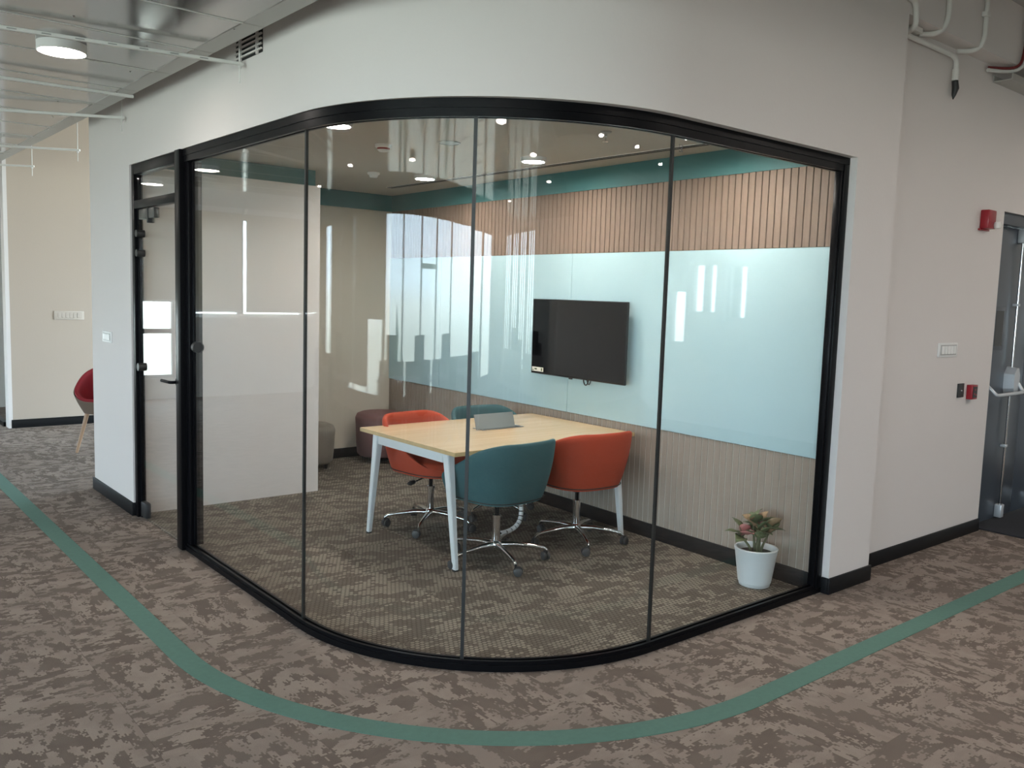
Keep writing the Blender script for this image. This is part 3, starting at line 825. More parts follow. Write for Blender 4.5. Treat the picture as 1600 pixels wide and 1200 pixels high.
# smoke detector
sd = thing('smoke_detector', 'smoke detector with red ring on the room ceiling', 'smoke detector', (3.06, 5.06, ROOM_C))
lathe('base', [(0, -0.0005), (0.055, -0.0005), (0.055, -0.016), (0.048, -0.022), (0, -0.022)], 'white_plastic', sd, 32)
lathe('sensor_ring', [(0, -0.0222), (0.042, -0.0222), (0.040, -0.034), (0, -0.034)], 'sensor_red', sd, 32)
lathe('cap', [(0, -0.0342), (0.041, -0.0342), (0.028, -0.046), (0, -0.049)], 'white_plastic', sd, 32)
sg = thing('ceiling_speaker', 'flat round grille flush in the room ceiling', 'ceiling speaker', (3.30, 4.66, ROOM_C))
lathe('ring', [(0.062, -0.0005), (0.075, -0.0005), (0.075, -0.006), (0.062, -0.008), (0.062, -0.0005)], 'grey_plastic', sg, 36)
lathe('grille', [(0, -0.004), (0.0615, -0.004), (0.0615, -0.002), (0, -0.002)], 'steel_grey', sg, 36)
sp_ = thing('sprinkler_head', 'small sprinkler head hanging from the room ceiling', 'sprinkler', (3.68, 3.64, ROOM_C))
lathe('escutcheon', [(0, -0.0005), (0.035, -0.0005), (0.030, -0.008), (0.010, -0.012), (0, -0.012)], 'steel_grey', sp_, 28)
lathe('body', [(0, -0.0122), (0.009, -0.0122), (0.009, -0.03), (0.004, -0.034), (0.004, -0.055), (0, -0.055)], 'chrome', sp_, 16)
lathe('deflector', [(0, -0.0552), (0.016, -0.0552), (0.016, -0.058), (0, -0.058)], 'chrome', sp_, 20)
dl = thing('slot_diffuser', 'double black slot air diffuser along the room ceiling edge', 'air diffuser', (0, 0, 0))
box('slot_frame', 4.325, 4.395, 3.38, 7.1, ROOM_C - 0.004, ROOM_C - 0.0003, 'white_plastic', dl)
for x in (4.331, 4.366):
    box('slot', x, x + 0.023, 3.39, 7.09, ROOM_C - 0.0052, ROOM_C - 0.0042, 'vent_dark', dl)
s2 = thing('smoke_detector', 'small white detector on the room ceiling near the alcove', 'smoke detector', (3.72, 6.30, ROOM_C))
lathe('base', [(0, -0.0005), (0.05, -0.0005), (0.05, -0.014), (0.043, -0.02), (0, -0.02)], 'white_plastic', s2, 28)
lathe('cap', [(0, -0.0202), (0.038, -0.0202), (0.03, -0.04), (0, -0.043)], 'white_plastic', s2, 28)

# ------------------------------------------------------------------ potted plant
pl = thing('potted_plant', 'pink and green leafy plant in a white round pot by the black corner post', 'plant', (4.385, 2.945, 0.0045))
pot = lathe('pot', [(0, 0.0), (0.088, 0.0), (0.090, 0.004), (0.092, 0.016), (0.090, 0.018), (0.096, 0.022), (0.099, 0.04), (0.124, 0.218), (0.127, 0.224), (0.124, 0.228), (0.115, 0.228), (0.112, 0.224), (0.106, 0.19), (0, 0.19)], 'pot_white', pl, 48, 45)
lathe('soil', [(0, 0.200), (0.05, 0.199), (0.1075, 0.1935), (0.1075, 0.1915), (0, 0.1915)], 'soil', pl, 32, 60)
rng = random.Random(5)
def leaf_mesh(L, W, fold, droop, m):
    bm = bmesh.new(); rows = []
    n = 9
    for i in range(n + 1):
        t = i / n
        w = W * math.sin(PI * min(1, t ** 0.85)) ** 0.8 * (1 - 0.15 * t) + 0.0006
        y = L * t * (1 - 0.10 * t); zc = -droop * L * t * t
        row = []
        for s in (-1, -0.55, 0, 0.55, 1):
            wav = 0.10 * w * math.sin(9 * t + s)
            row.append(bm.verts.new((s * w, y, zc + fold * abs(s) * w + wav)))
        rows.append(row)
    for a, b in zip(rows[:-1], rows[1:]):
        for k in range(4): bm.faces.new((a[k], a[k + 1], b[k + 1], b[k]))
    bmesh.ops.recalc_face_normals(bm, faces=bm.faces)
    bmesh.ops.solidify(bm, geom=bm.faces[:], thickness=0.0012)
    me = bpy.data.meshes.new('leaf'); bm.to_mesh(me); bm.free(); me.materials.append(MATS[m])
    for p_ in me.polygons: p_.use_smooth = True
    return me
leafs = [leaf_mesh(0.118, 0.043, 0.35, 0.35, 'leaf_green'), leaf_mesh(0.105, 0.042, 0.5, 0.25, 'leaf_pink'), leaf_mesh(0.11, 0.041, 0.4, 0.3, 'leaf_peach'), leaf_mesh(0.12, 0.042, 0.3, 0.45, 'leaf_green')]
# stems lean out of the soil; leaves whorl about their tops
stems = [((-0.028, 0.02), (-0.070, 0.058), 0.315), ((0.010, -0.014), (0.010, -0.012), 0.335), ((0.0, 0.012), (-0.016, 0.02), 0.385), ((0.02, -0.02), (0.056, -0.046), 0.345), ((-0.01, -0.01), (-0.022, -0.03), 0.30), ((0.015, 0.012), (0.032, 0.005), 0.375)]
kinds = [[0, 1, 2, 3, 1, 0, 3], [0, 0, 2, 3, 1, 0, 3], [2, 0, 2, 0, 0, 2], [2, 0, 0, 3, 0, 2, 3], [3, 1, 0, 3, 0], [2, 0, 0, 2, 1, 0]]
for i, (b0, t0_, hz) in enumerate(stems):
    p0 = Vector((b0[0], b0[1], 0.196)); p3 = Vector((t0_[0], t0_[1], hz))
    tube('stem', bezier(p0, p0 + Vector((0, 0, 0.05)), p3 - Vector((0, 0, 0.05)), p3, 8), [0.0085 - 0.0005 * k for k in range(9)], 'stem_green', pl, 8)
    for k, lm in enumerate(kinds[i]):
        az = k * 2.4 + i * 0.9 + rng.uniform(-0.3, 0.3)
        o = put('leaf', leafs[lm], pl, p3 - Vector((0, 0, 0.006 * k)))
        o.rotation_euler = (rng.uniform(0.6, 1.25) - 0.03 * k, rng.uniform(-0.4, 0.4), az)
        s_ = rng.uniform(0.74, 1.0); o.scale = (s_, s_, s_)

# ------------------------------------------------------------------ corridor metal ceiling and struts
ct = thing('ceiling_panels', 'glossy grey metal tray ceiling over the corridor', 'ceiling', (0, 0, 0), kind='structure')
CZ = 2.86
ys = [2.2 + 0.60 * k for k in range(15)]
yy = -6.6
seams = []
while yy < 11.0:
    seams.append(yy); yy += 0.62
for k in range(len(seams) - 1):
    box('tray_panel', -0.62, 1.64, seams[k] + 0.003, seams[k + 1] - 0.003, CZ, CZ + 0.03, 'tray_grey', ct, bev=0.004, seg=1)
    box('tray_panel', -2.95, -0.626, seams[k] + 0.003, seams[k + 1] - 0.003, CZ, CZ + 0.03, 'tray_grey', ct, bev=0.004, seg=1)
    box('seam_glint', -2.95, 1.64, seams[k] - 0.004, seams[k] + 0.004, CZ - 0.0032, CZ - 0.0002, 'strut_white', ct)  # white strip painting the light caught along the panel edge
    for rx_, ry_ in ((1.45, 0.12), (0.85, 0.47), (0.2, 0.2)):
        bm = bmesh.new(); add_lathe(bm, [(0, CZ - 0.004), (0.005, CZ - 0.003), (0.006, CZ - 0.0003), (0, CZ - 0.0003)], 8, rx_ + 0.1 * (k % 3), seams[k] + ry_); finish('rivet', bm, 'chrome', ct, 60)
    box('edge_flange', 1.6405, 1.745, seams[k] + 0.0015, seams[k + 1] - 0.0015, CZ + 0.0005, CZ + 0.055, 'tray_edge', ct, bev=0.004, seg=1)
SZ = 2.815
SL = ['slotted white strut under the metal ceiling, ending at the wall grille', 'white strut crossing the metal ceiling beyond the round light', 'white strut under the metal ceiling ending above the door transom', 'white strut with hanging rod in front of the far beige wall', 'white strut with hanging rod at the far end of the metal ceiling', 'white strut under the metal ceiling just outside the view']
for lab, (xa, ya), (xe, ye), rod in zip(SL, ((-0.6, 4.92), (-0.6, 5.93), (-0.6, 7.9), (0.2, 9.45), (0.5, 11.0), (-0.6, 2.7)), ((1.868, 4.478), (1.70, 5.755), (1.868, 6.53), (2.039, 8.44), (1.99, 10.02), (1.84, 2.55)), (1, 0, 1, 1, 1, 1)):
    s = thing('ceiling_strut', lab, 'ceiling strut', (0, 0, 0), 0, 'struts carrying the metal ceiling')
    d = Vector((xe - xa, ye - ya, 0)); L_ = d.length; az = math.atan2(d.y, d.x)
    box('channel', 0, L_, -0.009, 0.009, SZ - 0.009, SZ + 0.009, 'strut_white', s, bev=0.002, seg=1, loc=(xa, ya, 0), rz=az)
    for k in range(int(L_ / 0.14) if 'slotted' in lab else 0):
        box('slot', 0.05 + 0.14 * k, 0.09 + 0.14 * k, -0.0096, -0.0091, SZ - 0.003, SZ + 0.002, 'steel_grey', s, loc=(xa, ya, 0), rz=az)
    if rod:
        px_, py_ = xe - 0.02 * math.cos(az), ye - 0.02 * math.sin(az)
        tube('threaded_rod', [(px_, py_, SZ - 0.095), (px_, py_, SLAB)], 0.004, 'strut_white', s, 8)
        bm = bmesh.new(); add_lathe(bm, [(0, SZ - 0.022), (0.010, SZ - 0.022), (0.010, SZ - 0.0095), (0, SZ - 0.0095)], 6, px_, py_); finish('nut', bm, 'strut_white', s)
    tube('suspension_rod', [(xa + 0.05, ya, SZ + 0.0095), (xa + 0.05, ya, SLAB)], 0.004, 'strut_white', s, 8)
G = 'round LED lights under the corridor metal ceiling'
for i_, (x, y) in enumerate(((1.12, 4.95), (0.548, 8.82), (0.52, 10.60), (0.95, 1.34), (0.95, -0.27), (0.95, -2.06), (-1.8, 8.4), (-1.8, 5.6), (-1.8, 2.8), (-1.8, 0.0), (-1.8, -2.8))):  # the last row, over the desks, is added for more light
    t = thing('corridor_light', 'bright round LED light on the metal ceiling at the picture corner' if i_ == 0 else 'round LED ceiling light out of view, in the reflected row or the added desk row', 'ceiling light', (x, y, CZ - 0.0005), 0, G)
    lathe('housing', [(0, 0), (0.115, 0), (0.115, -0.040), (0.110, -0.044), (0.110, -0.034), (0, -0.034)], 'white_plastic', t, 40)
    lathe('diffuser', [(0, -0.0345), (0.1095, -0.0345), (0.1095, -0.043), (0, -0.043)], 'led', t, 40)
G2 = 'added round LED fill lights hung from the bare slab'
for i_, (x, y) in enumerate(((3.4, 0.4), (5.2, 0.4), (7.0, 0.4), (8.4, 1.2), (3.4, -2.6), (5.6, -2.6), (7.8, -2.6), (-4.4, 9.0), (-4.4, 6.0), (-4.4, 3.0), (-4.4, 0.0))):  # unseen lamps added to brighten the right wall and the window side
    t = thing('fill_pendant', 'round LED light added out of view on the bare slab to brighten the office', 'ceiling light', (x, y, 3.38), 0, G2)
    lathe('housing', [(0, 0), (0.115, 0), (0.115, -0.040), (0.110, -0.044), (0.110, -0.034), (0, -0.034)], 'white_plastic', t, 40)
    lathe('diffuser', [(0, -0.0345), (0.1095, -0.0345), (0.1095, -0.043), (0, -0.043)], 'led_fill', t, 40)
    tube('suspension_rod', [(0, 0, 0.0005), (0, 0, SLAB - 3.38)], 0.005, 'strut_white', t, 8)
# wall grille behind the tray edge
vg = thing('wall_grille', 'dark horizontal air grille high on the white bulkhead', 'air grille', (0, 0, 0))
box('backing', XW - 0.003, XW - 0.0004, 4.28, 4.61, 2.845, 3.06, 'vent_dark', vg)
box('stile', XW - 0.016, XW - 0.0032, 4.535, 4.548, 2.84, 3.065, 'wall_white', vg)
box('stile', XW - 0.016, XW - 0.0032, 4.325, 4.334, 2.84, 3.065, 'wall_white', vg)
for k in range(9):
    box('louvre', XW - 0.012, XW - 0.0034, 4.28, 4.61, 2.858 + 0.024 * k, 2.866 + 0.024 * k, 'wall_white', vg)

# ------------------------------------------------------------------ far corner: red chair, switch plates, far glass
rc = thing('lounge_chair', 'red tub chair on wooden legs peeking out behind the white wall', 'chair', (2.44, 9.20, 0.0), math.radians(134))
bm = bmesh.new(); tub_shell(bm, 0.47, 0.83, 0.54, 0.20, 0.325, th=0.045, a0=0.16, a1=0.92); finish('shell', bm, 'fabric_red', rc, 60)
bm = bmesh.new(); tub_shell(bm, 0.462, 0.805, 0.515, 0.207, 0.332, th=0.008, a0=0.16, a1=0.92); finish('outer_shell', bm, 'fabric_taupe', rc, 60)
bm = bmesh.new(); seat_pad(bm, 0.43, 0.505, 0.215, yoff=0.0); finish('seat_cushion', bm, 'fabric_red', rc, 60)
for sx_, sy_ in ((1, 1), (1, -1), (-1, 1), (-1, -1)):
    tube('leg', [(sx_ * 0.215, sy_ * 0.205, 0), (sx_ * 0.14, sy_ * 0.13, 0.40)], [0.013, 0.022], 'ash_wood', rc, 14)

def switch_plate(name, label, origin, axis, w, h_, n, cat='switch', pm='white_plastic', im='grey_plastic'):
    """axis 'x': plate on a wall facing -x (width along y); 'y': facing -y (width along x)"""
    t = thing(name, label, cat, origin)
    if axis == 'x':
        box('plate', -0.010, -0.0003, -w / 2, w / 2, -h_ / 2, h_ / 2, pm, t, bev=0.003)
        box('plate_inset', -0.0112, -0.0102, -w * 0.42, w * 0.42, -h_ * 0.36, h_ * 0.36, im, t)
        for k in range(n):
            a = -w * 0.38 + w * 0.76 * k / n
            box('switch_key', -0.0150, -0.0114, a + 0.004, a + w * 0.76 / n - 0.004, -h_ * 0.26, h_ * 0.26, pm, t, bev=0.0015, seg=1)
    else:
        box('plate', -w / 2, w / 2, -0.010, -0.0003, -h_ / 2, h_ / 2, pm, t, bev=0.003)
        box('plate_inset', -w * 0.42, w * 0.42, -0.0112, -0.0102, -h_ * 0.36, h_ * 0.36, im, t)
        for k in range(n):
            a = -w * 0.38 + w * 0.76 * k / n
            box('switch_key', a + 0.003, a + w * 0.76 / n - 0.003, -0.0165, -0.0114, -h_ * 0.28, h_ * 0.28, pm, t, bev=0.0015, seg=1)
    return t
switch_plate('switch_plate', 'white light switch plate on the wall beside the glass door', (XW, 7.09, 1.263), 'x', 0.23, 0.085, 4)
switch_plate('switch_plate', 'wide beige switch plate on the far beige wall', (2.53, 11.10, 1.278), 'y', 0.32, 0.10, 6, pm='plate_beige', im='plate_beige')
switch_plate('switch_plate', 'white switch plate on the wall beside the column', (6.175, 2.72, 1.392), 'y', 0.29, 0.098, 5)

# neighbouring glass room at the far end of the corridor
w2 = thing('window_2', 'dark framed glass partition beyond the far beige wall', 'glass partition', kind='structure')
box('frame_post', 1.84, 1.90, 10.55, 10.60, 0, 2.42, 'black_metal', w2) if False else None
box('head_track', 1.86, 1.92, 11.27, 12.94, 2.36, 2.46, 'black_metal', w2)
box('sill_track', 1.86, 1.92, 11.27, 12.94, 0.0, 0.05, 'black_metal', w2)
box('frame_post', 1.86, 1.92, 12.10, 12.18, 0.0505, 2.3595, 'black_metal', w2)
box('pane', 1.885, 1.895, 11.27, 12.0995, 0.0505, 2.3595, 'glass', w2)
box('pane', 1.885, 1.895, 12.1805, 12.94, 0.0505, 2.3595, 'glass', w2)
tag(box('wall_far_upper', 1.80, 1.884, 11.27, 13.0, 2.46, SLAB, 'wall_white'), 'white plaster above the far glass partition', 'wall', kind='structure')

# ------------------------------------------------------------------ right hand wall fittings
fa = thing('fire_alarm_strobe', 'red fire alarm sounder with clear strobe beside the grey door', 'fire alarm', (6.585, 2.72, 2.312))
box('body', -0.062, 0.062, -0.062, -0.0003, -0.065, 0.065, 'alarm_red', fa, bev=0.008)
box('back_plate', -0.085, 0.070, -0.018, -0.0004, -0.078, -0.0655, 'alarm_red', fa, bev=0.002)
lathe('strobe_lens', [(0, -0.025), (0.022, -0.022), (0.030, 0.0), (0.022, 0.022), (0, 0.025)], 'lens_clear', fa, 20, 60, loc=(0.045, -0.080, -0.038))
b1 = thing('wall_sensor', 'small black rectangular plate on the wall next to the red call point', 'wall plate', (6.428, 2.72, 1.098))
box('plate', -0.045, 0.045, -0.012, -0.0003, -0.05, 0.05, 'black_plastic', b1, bev=0.002)
lathe('sensor_dot', [(0, -0.004), (0.006, -0.003), (0.006, 0.003), (0, 0.004)], 'grey_plastic', b1, 12, loc=(0.0, -0.013, 0.0))
b2 = thing('call_point', 'red square fire call point below the switch plate', 'fire alarm', (6.583, 2.72, 1.082))
box('body', -0.045, 0.045, -0.042, -0.0003, -0.052, 0.052, 'alarm_red', b2, bev=0.003)
box('face_plate', -0.035, 0.035, -0.0445, -0.0422, -0.040, 0.040, 'black_plastic', b2, bev=0.001, seg=1)
for k, (dx, dz) in enumerate(((0.0, 0.018), (-0.012, -0.012), (0.016, -0.02))):
    box('face_mark', dx - 0.008, dx + 0.008, -0.0452, -0.0446, dz - 0.006, dz + 0.006, 'alarm_red', b2)

# grey double fire door
fd = thing('door_2', 'grey steel double fire door with panic bars', 'door', (0, 0, 0), kind='structure')
DY = 2.80
box('frame_head', 6.93, 8.62, 2.745, 2.86, 2.315, 2.40, 'door_frame_grey', fd, bev=0.003)
box('frame_jamb', 6.9305, 6.955, 2.745, 2.86, 0.0, 2.3145, 'door_frame_grey', fd, bev=0.003)
box('frame_jamb', 8.58, 8.6195, 2.745, 2.86, 0.0, 2.3145, 'door_frame_grey', fd, bev=0.003)
for sgn, (xa, xb) in ((1, (6.957, 7.765)), (-1, (7.769, 8.577))):
    lf = box('door_leaf', xa, xb, DY, DY + 0.045, 0.012, 2.31, 'door_grey', fd, bev=0.002)
    xr = xb - 0.30 if sgn > 0 else xa + 0.30
    xm = (xb - 0.075) if sgn > 0 else xa + 0.075
    rx = 7.455 if sgn > 0 else 8.10
    tube('latch_rod', [(rx, DY - 0.030, 0.10), (rx, DY - 0.030, 2.24)], 0.009, 'chrome', lf, 10)
    for z in (0.60, 1.72): box('rod_guide', rx - 0.022, rx + 0.022, DY - 0.042, DY - 0.0003, z - 0.010, z + 0.010, 'silver_paint', lf, bev=0.002)
    box('top_latch', rx - 0.035, rx + 0.04, DY - 0.055, DY - 0.0003, 2.20, 2.305, 'silver_paint', lf, bev=0.006)
    box('bottom_latch', rx - 0.03, rx + 0.03, DY - 0.055, DY - 0.0003, 0.02, 0.125, 'silver_paint', lf, bev=0.006)
    bm = bmesh.new()
    oct_ = [(-0.045, -0.11), (0.03, -0.11), (0.065, -0.05), (0.065, 0.04), (0.03, 0.105), (-0.02, 0.105), (-0.065, 0.05), (-0.065, -0.07)]
    vs0 = [bm.verts.new((rx + a, DY - 0.0003, 1.13 + b)) for a, b in oct_]; vs1 = [bm.verts.new((rx + a * 0.85, DY - 0.075, 1.13 + b * 0.9)) for a, b in oct_]
    bm.faces.new(vs0); bm.faces.new(vs1[::-1])
    for k in range(8): bm.faces.new((vs0[k], vs0[(k + 1) % 8], vs1[(k + 1) % 8], vs1[k]))
    finish('lock_case', bm, 'silver_paint', lf)
    hx = xa + 0.05 if sgn > 0 else xb - 0.05
    tube('push_bar', fillet([(hx, DY - 0.005, 1.13), (hx + 0.02 * sgn, DY - 0.10, 1.03), (rx + 0.05 * sgn, DY - 0.11, 1.035), (rx + 0.05 * sgn, DY - 0.05, 1.13)], 0.03), 0.014, 'silver_paint', lf, 12)
    vx = xa + 0.14 if sgn > 0 else xb - 0.34
    vf = box('vision_frame', vx, vx + 0.20, DY - 0.008, DY - 0.0003, 1.37, 1.70, 'door_frame_grey', lf, bev=0.002)
    box('vision_glass', vx + 0.03, vx + 0.17, DY - 0.0095, DY - 0.0082, 1.40, 1.67, 'tv_screen', vf)

# conduits on the downstand beam
PZ = 3.36
cdp = thing('drop_conduit', 'white conduit looping under the beam with a torn cable end hanging down', 'conduit')
tube('pipe', fillet([(4.30, YW - 0.022, 3.432), (5.085, YW - 0.022, 3.432), (5.13, YW - 0.01, 3.30), (5.20, 2.69, 3.297), (5.86, 2.69, 3.297), (5.905, 2.69, 3.275), (5.905, 2.69, 3.20)], 0.05), 0.016, 'strut_white', cdp, 12)
lathe('junction_sleeve', [(0, 0), (0.022, 0), (0.022, 0.07), (0, 0.07)], 'strut_white', cdp, 16, loc=(5.905, 2.69, 3.15))
tube('torn_cable_end', [(5.905, 2.69, 3.148), (5.910, 2.685, 3.10), (5.905, 2.69, 3.06), (5.897, 2.69, 3.03)], [0.020, 0.022, 0.014, 0.003], 'black_plastic', cdp, 10)
box('pipe_clip', 5.25, 5.36, 2.655, 2.7195, 3.325, 3.355, 'strut_white', cdp, bev=0.003)
for i_, x in enumerate((5.50, 6.02)):
    c_ = thing('drop_pipe', ['white pipe running down the beam beside the column and hooking under it', 'white pipe running down the middle of the beam and hooking under it'][i_], 'conduit', group='pipes on the beam')
    tube('pipe', fillet([(x, YW - 0.020, SLAB), (x, YW - 0.020, 3.40), (x - 0.02, YW + 0.02, 3.338), (x - 0.10, 2.70, 3.338)], 0.06), 0.015, 'strut_white', c_, 12)
    box('saddle_clip', x - 0.028, x + 0.028, YW - 0.037, YW - 0.0003, 3.55, 3.58, 'strut_white', c_, bev=0.003)
rd = thing('red_cable', 'dark red and white cables coming down over the beam at the picture edge', 'cable')
tube('cable', fillet([(6.66, YW - 0.022, SLAB), (6.66, YW - 0.022, 3.46), (6.60, YW - 0.022, 3.335), (6.50, 2.66, 3.330), (6.42, 2.705, 3.330)], 0.07), 0.010, 'cable_red', rd, 10)
tube('cable', fillet([(6.70, YW - 0.022, SLAB), (6.70, YW - 0.022, 3.45), (6.63, YW - 0.022, 3.325), (6.52, 2.66, 3.312), (6.40, 2.70, 3.308)], 0.07), 0.013, 'strut_white', rd, 10)
ct2 = thing('cable_tray', 'grey perforated cable tray under the beam at the picture edge', 'cable tray')
box('tray', 6.55, 9.45, 2.60, 2.715, 3.255, 3.262, 'tray_edge', ct2); box('side', 6.55, 9.45, 2.596, 2.5995, 3.255, 3.30, 'tray_edge', ct2); box('side', 6.55, 9.45, 2.7155, 2.7195, 3.255, 3.30, 'tray_edge', ct2)

# ------------------------------------------------------------------ the office around: slab, outer walls, windows (seen as reflections)
tag(box('ceiling', -5.6, 9.6, -7.1, 13.1, SLAB, SLAB + 0.2, 'slab'), 'bare concrete slab above the office', 'ceiling', kind='structure')
for i_, y in enumerate((-5.0, -1.8, 1.2)):
    tag(box('ceiling_beam', -5.5, 9.5, y - 0.15, y + 0.15, 3.40, SLAB, 'slab'), ['concrete beam across the office slab by the rear windows', 'concrete beam across the office slab behind the viewer', 'concrete beam across the slab in front of the meeting room'][i_], 'beam', kind='structure')

def portal(loc, rot, w, h_):
    l = bpy.data.lights.new('window_portal', 'AREA'); l.shape = 'RECTANGLE'; l.size = w; l.size_y = h_
    l.cycles.is_portal = True
    o = bpy.data.objects.new('window_portal', l); COL.objects.link(o); o.location = loc; o.rotation_euler = rot
    return o

WN = [2]
def window_wall(axis, fixed, thick, spans, lo, hi, labels, wname, wlabel, inward):
    """a wall with window openings; axis 'x' = wall in plane x=fixed running along y. spans: (a, b, z0, z1, mullions, transom)"""
    def bx(name, a, b, z0, z1, m, d0=None, d1=None, parent=None, bev=0):
        d0 = fixed if d0 is None else d0; d1 = fixed + thick if d1 is None else d1
        if d1 < d0: d0, d1 = d1, d0
        return box(name, d0, d1, a, b, z0, z1, m, parent, bev) if axis == 'x' else box(name, a, b, d0, d1, z0, z1, m, parent, bev)
    root = thing(wname, wlabel, 'wall', kind='structure')
    cur = lo
    for a, b, z0, z1, mul, tra in spans:
        if a > cur: bx('pier', cur, a, 0, SLAB, 'office_wall', parent=root)
        if z0 > 0.01: bx('parapet', a, b, 0, z0, 'office_wall', parent=root)
        bx('lintel', a, b, z1, SLAB, 'office_wall', parent=root)
        cur = b
    if cur < hi: bx('pier', cur, hi, 0, SLAB, 'office_wall', parent=root)
    for (a, b, z0, z1, mul, tra), lab in zip(spans, labels):
        WN[0] += 1
        w = thing('window_%d' % WN[0], lab, 'window', kind='structure')
        f0, f1 = fixed + thick * 0.3, fixed + thick * 0.3 + 0.06
        for (aa, bb, za, zb) in ((a, a + 0.05, z0, z1), (b - 0.05, b, z0, z1), (a + 0.0505, b - 0.0505, z0, z0 + 0.05), (a + 0.0505, b - 0.0505, z1 - 0.05, z1)):
            bx('frame', aa, bb, za, zb, 'grey_plastic', f0, f1, w)
        for q in mul: bx('mullion', q - 0.05, q + 0.05, z0 + 0.0505, z1 - 0.0505, 'mullion_backlit', f0, f1, w)
        for (ta, tbb, tz) in tra: bx('transom', ta, tbb, tz - 0.035, tz + 0.035, 'mullion_backlit', f0 + 0.005, f1 - 0.005, w)
        bx('pane', a + 0.051, b - 0.051, z0 + 0.051, z1 - 0.051, 'window_glass', f0 + 0.027, f0 + 0.033, w)
        ca_, cz_ = (a + b) / 2, (z0 + z1) / 2
        e_ = fixed + (thick + 0.02 if inward * thick > 0 else -0.02 if thick > 0 else 0.02)
        if axis == 'x': portal((fixed + (0.02 if inward > 0 else -0.02), ca_, cz_), (0, -PI / 2 if inward > 0 else PI / 2, 0), z1 - z0, b - a)
        else: portal((ca_, fixed + (0.02 if inward > 0 else -0.02), cz_), (PI / 2 if inward > 0 else -PI / 2, 0, 0), b - a, z1 - z0)
    return root
window_wall('x', -5.5, -0.2, [(-5.3, -2.9, 0.25, 2.72, [-4.1], []), (-2.75, 4.25, 0.25, 2.72, [-0.85, 0.38, 1.54, 2.90], [(0.41, 1.51, 2.02)]), (4.40, 8.4, 0.25, 2.72, [5.7, 7.0], []), (8.6, 12.8, 0.25, 2.72, [10.2, 11.1], [])],
            -7.0, 13.0, ['tall window by the rear corner of the office', 'wide tall windows reflected in the curved glass', 'window bank with lowered roller blinds', 'blinded window bank at the far end of the side wall'], 'wall_side', 'office outer wall with tall windows', 1)
window_wall('y', 13.0, 0.2, [(-5.0, -2.7, 1.20, 2.72, [], []), (-2.6, -0.62, 1.20, 2.72, [-1.55], []), (-0.55, 0.9, 0.30, 2.72, [-0.03], [(-0.5, 0.85, 0.99)])],
            -5.5, 9.5, ['end window with its blind lowered beside the corner', 'end windows with blinds lowered almost to the sill', 'end window open below its blind, reflected in the glass door'], 'wall_end', 'office end wall with windows beyond the corridor', -1)
window_wall('y', -7.0, -0.2, [(-5.2, -1.75, 0.35, 2.80, [-4.35, -3.5, -2.6], [])],
            -5.5, 9.5, ['rear windows with white vertical louvres'], 'wall_rear', 'rear office wall with louvred windows', 1)
window_wall('x', 9.5, 0.2, [(-2.72, -2.40, 1.05, 1.84, [], []), (-2.36, -1.90, 1.48, 2.20, [-2.1], []), (-1.76, -1.42, 1.42, 2.18, [-1.62], [])],
            -7.0, 2.9, ['low small window in the side office wall', 'small high window reflected on the blue board', 'narrow high window reflected on the blue board'], 'wall_office', 'office side wall with small high windows', -1)

def blind(label, axis, d, a, b, z0, z1, group):
    t = thing('roller_blind', label, 'blind', group=group)
    if axis == 'x':
        box('fabric', d, d + 0.004, a, b, z0, z1, 'blind_fabric', t); box('bottom_bar', d - 0.008, d + 0.012, a, b, z0 - 0.03, z0 - 0.0003, 'white_plastic', t); box('cassette', d - 0.03, d + 0.05, a, b, z1 + 0.0003, z1 + 0.08, 'white_plastic', t)
    else:
        box('fabric', a, b, d - 0.004, d, z0, z1, 'blind_fabric', t); box('bottom_bar', a, b, d - 0.012, d + 0.008, z0 - 0.03, z0 - 0.0003, 'white_plastic', t); box('cassette', a, b, d - 0.05, d + 0.03, z1 + 0.0003, z1 + 0.08, 'white_plastic', t)
Gb = 'roller blinds in the office windows'
for i_, (a, b, z0) in enumerate(((4.42, 5.65, 1.33), (5.70, 7.0, 0.42), (7.05, 8.38, 0.42), (8.62, 10.16, 0.42), (11.02, 12.78, 0.42))):
    blind(['roller blind lowered halfway beside the reflected tall windows', 'roller blind pulled right down over a side window, second of its bank', 'roller blind pulled right down over a side window, third of its bank', 'roller blind beside the narrow bright gap', 'roller blind at the end of the side windows'][i_], 'x', -5.44, a, b, z0, 2.76, Gb)
for i_, (a, b, z0) in enumerate(((-5.0, -2.70, 1.30), (-2.62, -1.585, 1.31), (-1.515, -0.60, 1.31), (-0.57, 0.92, 1.45))):
    blind(['roller blind over the end window beside the corner', 'roller blind reflected in the left glass pane, beyond the bright gap', 'roller blind reflected in the left glass pane, before the bright gap', 'roller blind lowered halfway, reflected in the glass door'][i_], 'y', 12.94, a, b, z0, 2.76, Gb)
lv_ = thing('louvre_blind', 'white vertical louvres across the rear windows', 'blind')
for k in range(16):
    x = -5.1 + k * 0.22
    box('louvre', x, x + 0.10, -6.90, -6.885, 0.4, 2.78, 'blind_fabric', lv_, loc=None)

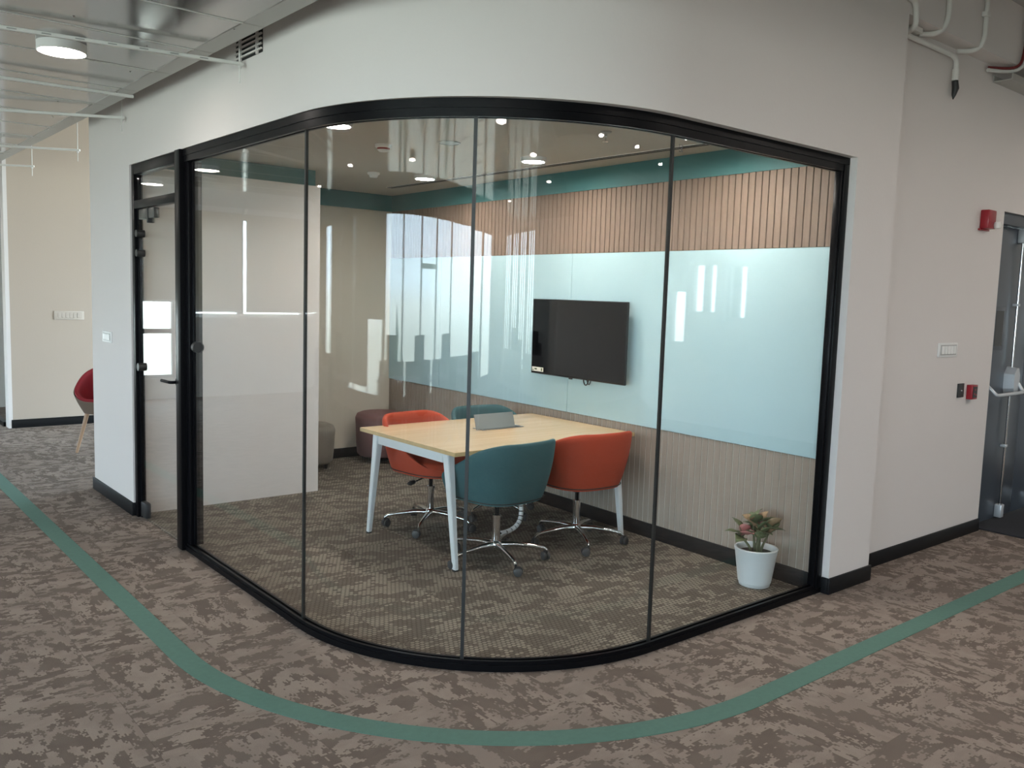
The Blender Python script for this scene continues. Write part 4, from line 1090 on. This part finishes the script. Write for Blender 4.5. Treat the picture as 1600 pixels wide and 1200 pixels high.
# work desks behind the viewer
def desk(x, y, rz, label):
    t = thing('work_desk', label, 'desk', (x, y, 0), rz, 'office desks reflected in the glass')
    box('desk_top', -0.75, 0.75, -0.35, 0.35, 0.72, 0.745, 'desk_white', t, bev=0.003)
    for sx_ in (-1, 1):
        for sy_ in (-1, 1):
            box('leg', sx_ * 0.70 - 0.025, sx_ * 0.70 + 0.025, sy_ * 0.31 - 0.025, sy_ * 0.31 + 0.025, 0, 0.7195, 'desk_white', t)
    box('divider_screen', -0.75, 0.75, 0.355, 0.385, 0.45, 0.90, 'screen_panel', t, bev=0.004)
    mo = thing('desk_monitor', 'black monitor standing on a reflected office desk', 'monitor', (x, y, 0.7455), rz, 'monitors on the office desks')
    box('screen', -0.28, 0.28, 0.10, 0.125, 0.12, 0.46, 'tv_screen', mo, bev=0.004); box('stand', -0.03, 0.03, 0.126, 0.15, 0.008, 0.30, 'black_plastic', mo); box('base', -0.11, 0.11, 0.04, 0.22, 0, 0.0078, 'black_plastic', mo, bev=0.003)
def task_chair(x, y, rz):
    t = thing('task_chair', 'dark task chair at a reflected office desk', 'chair', (x, y, 0), rz, 'task chairs at the office desks')
    box('seat', -0.24, 0.24, -0.23, 0.23, 0.44, 0.50, 'black_plastic', t, bev=0.02); box('backrest', -0.22, 0.22, -0.26, -0.22, 0.56, 1.0, 'black_plastic', t, bev=0.015)
    tube('back_post', [(0, -0.15, 0.43), (0, -0.285, 0.46), (0, -0.285, 0.75)], 0.02, 'black_metal', t, 8)
    tube('column', [(0, 0, 0.08), (0, 0, 0.439)], 0.025, 'chrome', t, 12)
    for k in range(5):
        a = 2 * PI * k / 5; tube('leg', [(0.02 * math.cos(a), 0.02 * math.sin(a), 0.09), (0.30 * math.cos(a), 0.30 * math.sin(a), 0.04)], [0.02, 0.013], 'black_metal', t, 8)
dk = [(-2.6, 8.6, PI / 2), (-2.6, 6.9, PI / 2), (-3.4, 3.6, PI / 2), (-3.4, 2.0, PI / 2), (-3.4, 0.4, PI / 2), (-3.4, -1.2, PI / 2), (-2.2, -4.6, 0.0), (-0.5, -4.6, 0.0)]
for i_, (x, y, rz) in enumerate(dk):
    desk(x, y, rz, 'white office desk with grey divider screen, seen only as a faint reflection')
    p = Vector((0, -0.55, 0)); p.rotate(Matrix.Rotation(rz + 0.0, 3, 'Z')); task_chair(x + p.x, y + p.y, rz + 0.3 * ((i_ % 3) - 1))

# outside: land, trees and a building beyond the windows
def tree(x, y, h_, r, label):
    t = thing('conifer_tree', label, 'tree', (x, y, -22), 0, 'trees outside the windows')
    tube('trunk', [(0, 0, 0), (0, 0, h_ * 0.3)], 0.25, 'trunk_brown', t, 8)
    bm = bmesh.new(); rg = random.Random(int(x * 7 + y))
    prof = [(0, h_ * 0.14)]
    for k in range(7):
        q = k / 7; z = h_ * (0.15 + 0.85 * q); prof.append((r * (1 - q), z)); prof.append((r * (1 - q) * 0.6, z + h_ * 0.07))
    prof.append((0, h_)); add_lathe(bm, prof, 12)
    for v in bm.verts: v.co += Vector((rg.uniform(-1, 1), rg.uniform(-1, 1), rg.uniform(-0.6, 0.6))) * r * 0.12
    finish('crown', bm, 'tree_haze_green', t)
for i_, (x, y, h_, r) in enumerate(((-26, 3.2, 23.2, 2.2), (-30, -2, 19, 3.2), (-38, 8, 20, 3.5), (-34, -9, 19.5, 3.0), (-45, 1, 21, 4.0), (-42, -16, 20, 4.0))):
    tree(x, y, h_, r, 'dark conifer outside the tall windows, seen only as a reflection')
print('tiles', ntile, 'objects', len(bpy.data.objects))
